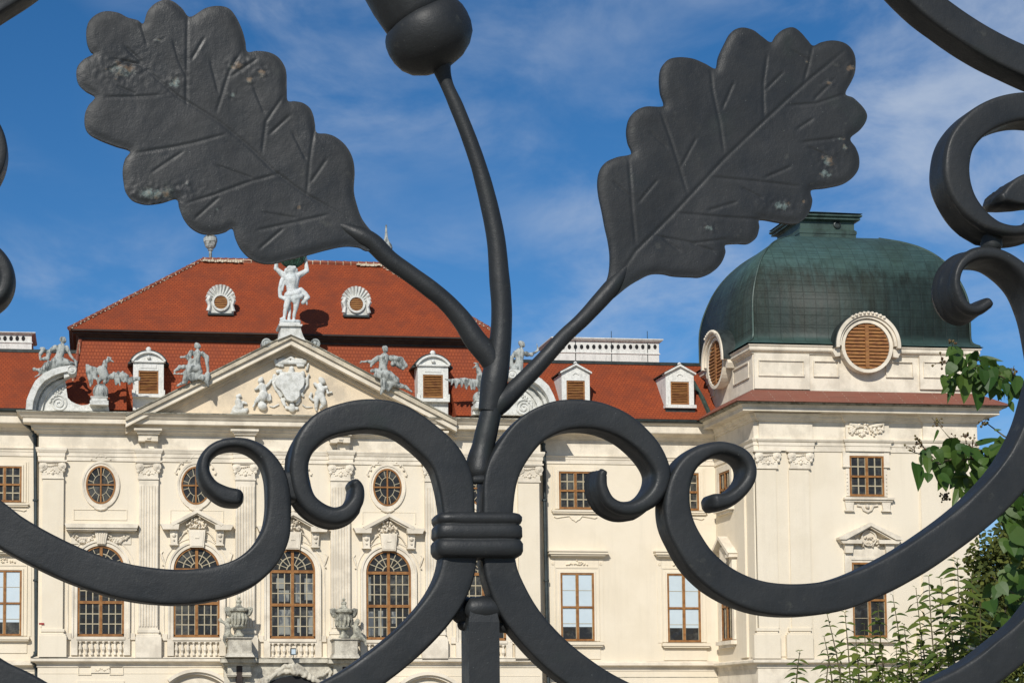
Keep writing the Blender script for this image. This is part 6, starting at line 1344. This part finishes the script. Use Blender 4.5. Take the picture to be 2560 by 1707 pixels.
scatter([(2362,900),(2395,860),(2430,880),(2470,905),(2510,925),(2540,950),(2560,960),(2560,985),(2500,990),(2470,960),(2440,950),(2420,930),(2385,975),(2360,970)], 75, 20, 38, .18)
scatter([(2300,1140),(2330,1110),(2380,1130),(2440,1100),(2500,1090),(2545,1100),(2560,1130),(2560,1260),(2480,1250),(2440,1260),(2390,1230),(2360,1190),(2310,1190)], 120, 24, 46, .22)
scatter([(2500,1330),(2540,1260),(2640,1180),(2700,1300),(2700,1600),(2600,1650),(2520,1560),(2470,1500),(2480,1440),(2540,1400)], 200, 28, 52, .35)
scatter([(2470,1250),(2560,1240),(2600,1350),(2520,1330)], 20, 26, 44, .2)
scatter([(2680,560),(2900,560),(2900,1500),(2680,1500)], 420, 30, 52, .5)
obj('foliage', lf, M['leafA'], tr)
for cl, n, sp in (((2300,1105),12,18),((2345,1055),10,16),((2285,1125),8,20),((2460,1055),12,12),((2430,1120),26,24),((2440,910),16,24),((2535,925),9,10),((2355,905),12,14),((2390,1100),10,14),((2380,855),8,10),((2360,1240),22,16),((2410,1090),9,10),((2556,980),10,12)):
    be = MB(); c0 = pp(*cl[:2])
    for _ in range(n):
        p0 = pp(cl[0]+R.gauss(0,sp*.5), cl[1]+R.gauss(0,sp*.5), R.uniform(-.05,.05)); r0 = R.uniform(1.8,3.8)*sB; be.tube([c0, c0.lerp(p0,.5)+Vector((0,0,.004)), p0], [.0016,.0012,.0010], 4); be.lathe(p0, [(.1*r0,-r0),(r0*.8,-r0*.5),(r0,0),(r0*.8,r0*.6),(.1*r0,r0)], 6)
    obj('flower_head', be, M['berry'], tr)

# honeysuckle-like shrub with upright shoots, about 10 m away
YS = 10.0; sS = (P(2300,1600,YS)-P(2290,1600,YS)).x/10
sh_ = empty('bushy_shrub', (P(2300,1700,YS).x, YS, 0)); tag(sh_, 'tall shrub of thin upright shoots with drooping leaves, below the domed tower', 'shrub')
shoots = [(2000,1626,1990,1740,9,26),(2073,1640,2062,1760,8,28),(2068,1535,2110,1760,6,20),(2112,1530,2128,1760,9,30),(2160,1560,2170,1760,7,26),(2195,1512,2225,1760,7,24),(2232,1488,2262,1760,8,24),(2290,1470,2330,1760,9,28),(2322,1440,2350,1760,9,32),(2352,1446,2385,1760,9,32),(2393,1398,2412,1700,10,40),(2428,1440,2440,1700,9,30),(2060,1590,2085,1760,6,22),(2180,1590,2205,1760,7,26),(2140,1600,2150,1760,6,26),(2260,1560,2290,1760,7,28),(2375,1520,2400,1760,8,32),(2300,1590,2320,1760,7,28),(2340,1600,2360,1760,7,26),(2240,1610,2250,1760,7,26),(2410,1560,2425,1760,8,34),(2450,1500,2462,1760,9,34),(2205,1640,2210,1760,6,24),(2100,1650,2095,1760,6,24),(2275,1650,2280,1760,6,24),(2330,1660,2330,1760,6,24),(2130,1680,2130,1770,6,22),(2230,1680,2235,1770,6,22),(2385,1640,2385,1770,6,28),(2430,1640,2430,1770,6,28)]
for k_, (xt, yt, xb, yb, r0, LL) in enumerate(shoots):
    dy = R.uniform(-.5,.5); n = max(4, int((yb-yt)/7)); st = MB(); bend = R.uniform(-6,6)
    V = []
    for i in range(n+1):
        u = i/n; V.append(P(xt+(xb-xt)*u+bend*math.sin(u*math.pi), yt+(yb-yt)*u, YS+dy))
    g0 = V[-1]; V2 = V+[Vector((g0.x+R.uniform(-.1,.1), g0.y, .02))]
    st.tube(V2, [.0018+.004*min(1, i/n) for i in range(len(V2))], 5)
    so_ = obj('shoot', st, M['twig'], sh_)
    lv = MB(); az = R.uniform(0, math.pi); step = 2.0 if yt > 1620 and xt < 2020 else 2.6
    q = 0.; i = 0
    while q < n-1:
        c = V[int(q)].lerp(V[min(int(q)+1,n)], q-int(q)); grow = min(1, .35+q*.16); az += math.pi/2+R.gauss(0,.25)
        for sd in (0, math.pi):
            a = az+sd; d = Vector((math.cos(a)*1.0, math.sin(a)*.7, R.uniform(-.05,.5) if q > 2 else R.uniform(.4,1.1)))
            if abs(d.x) < .35: d.x = math.copysign(.45, d.x)
            L = LL*sS*grow*R.uniform(.8,1.15); leaf(lv, c, d, Vector((0,-.6,1)), L, L*R.uniform(.5,.7), False, R.uniform(.1,.35), R.uniform(.45,.95))
        q += step*R.uniform(.65,1.05)
    obj('leaves', lv, M['leafB'], so_)
# dense lower mass of the same shrub
lv = MB()
for _ in range(480):
    u = R.random(); x = 2080+u*440; top = 1715-(x-2080)*.36+R.uniform(0,150); y = top
    if y > 1790: continue
    p0 = P(x, y, YS+R.uniform(-.6,.6)); a = R.uniform(0,2*math.pi); L = R.uniform(18,36)*sS
    leaf(lv, p0, Vector((math.cos(a), math.sin(a)*.7, R.uniform(-.5,.6))), Vector((0,-.3,1)), L, L*.6, False, .2, R.uniform(.2,.8))
obj('lower_foliage', lv, M['leafB'], sh_)

# trees far behind, right of the tower
def fartree(px, ptop, Y, wpx, label, seed, dens=2600):
    r = random.Random(seed); s = (P(px+10,1500,Y)-P(px,1500,Y)).x/10; c = P(px, 1700, Y); H = P(px, ptop, Y).z; Wd = wpx*s/2
    root = empty('dense_tree', (c.x, Y, 0)); tag(root, label, 'tree', 'trees beside the tower')
    t = MB(); t.tube([(c.x,Y,0),(c.x+.2,Y,H*.3),(c.x-.1,Y,H*.7)], [.4,.3,.12], 8)
    for i in range(6):
        a = r.uniform(0,6.28); z0_ = H*r.uniform(.25,.5); t.tube([(c.x,Y,z0_),(c.x+Wd*.5*math.cos(a),Y+Wd*.5*math.sin(a),z0_+H*.2)], [.14,.04], 6)
    obj('trunk', t, M['bark'], root); f = MB()
    cl = [(r.uniform(-1,1)*Wd*.75, r.uniform(-1,1)*Wd*.6, H*r.uniform(.12,.92), r.uniform(.5,1.2)) for _ in range(46)]
    for i in range(dens):
        q = cl[r.randrange(len(cl))]; v = Vector((r.gauss(0,1), r.gauss(0,1), r.gauss(0,.8))); v = v.normalized()*q[3]*r.random()**.4
        p0 = Vector((c.x+q[0]*(1-.45*(q[2]/H)**3), Y+q[1], q[2]))+v; L = r.uniform(.18,.34)
        leaf(f, p0, Vector((r.gauss(0,1),r.gauss(0,1),r.gauss(-.4,.6))), Vector((r.gauss(0,.6),-1,r.gauss(.4,.5))), L, L*.7, False, .15, .2)
    obj('crown', f, M['leafC'], root)
fartree(2500, 1325, 84.0, 120, 'dark green tree in full leaf just right of the tower wall, yellowing leaves', 5, 9000)
fartree(2600, 1250, 90.0, 170, 'taller dark tree at the right edge of the photo, behind the leafy twigs', 6, 9000)
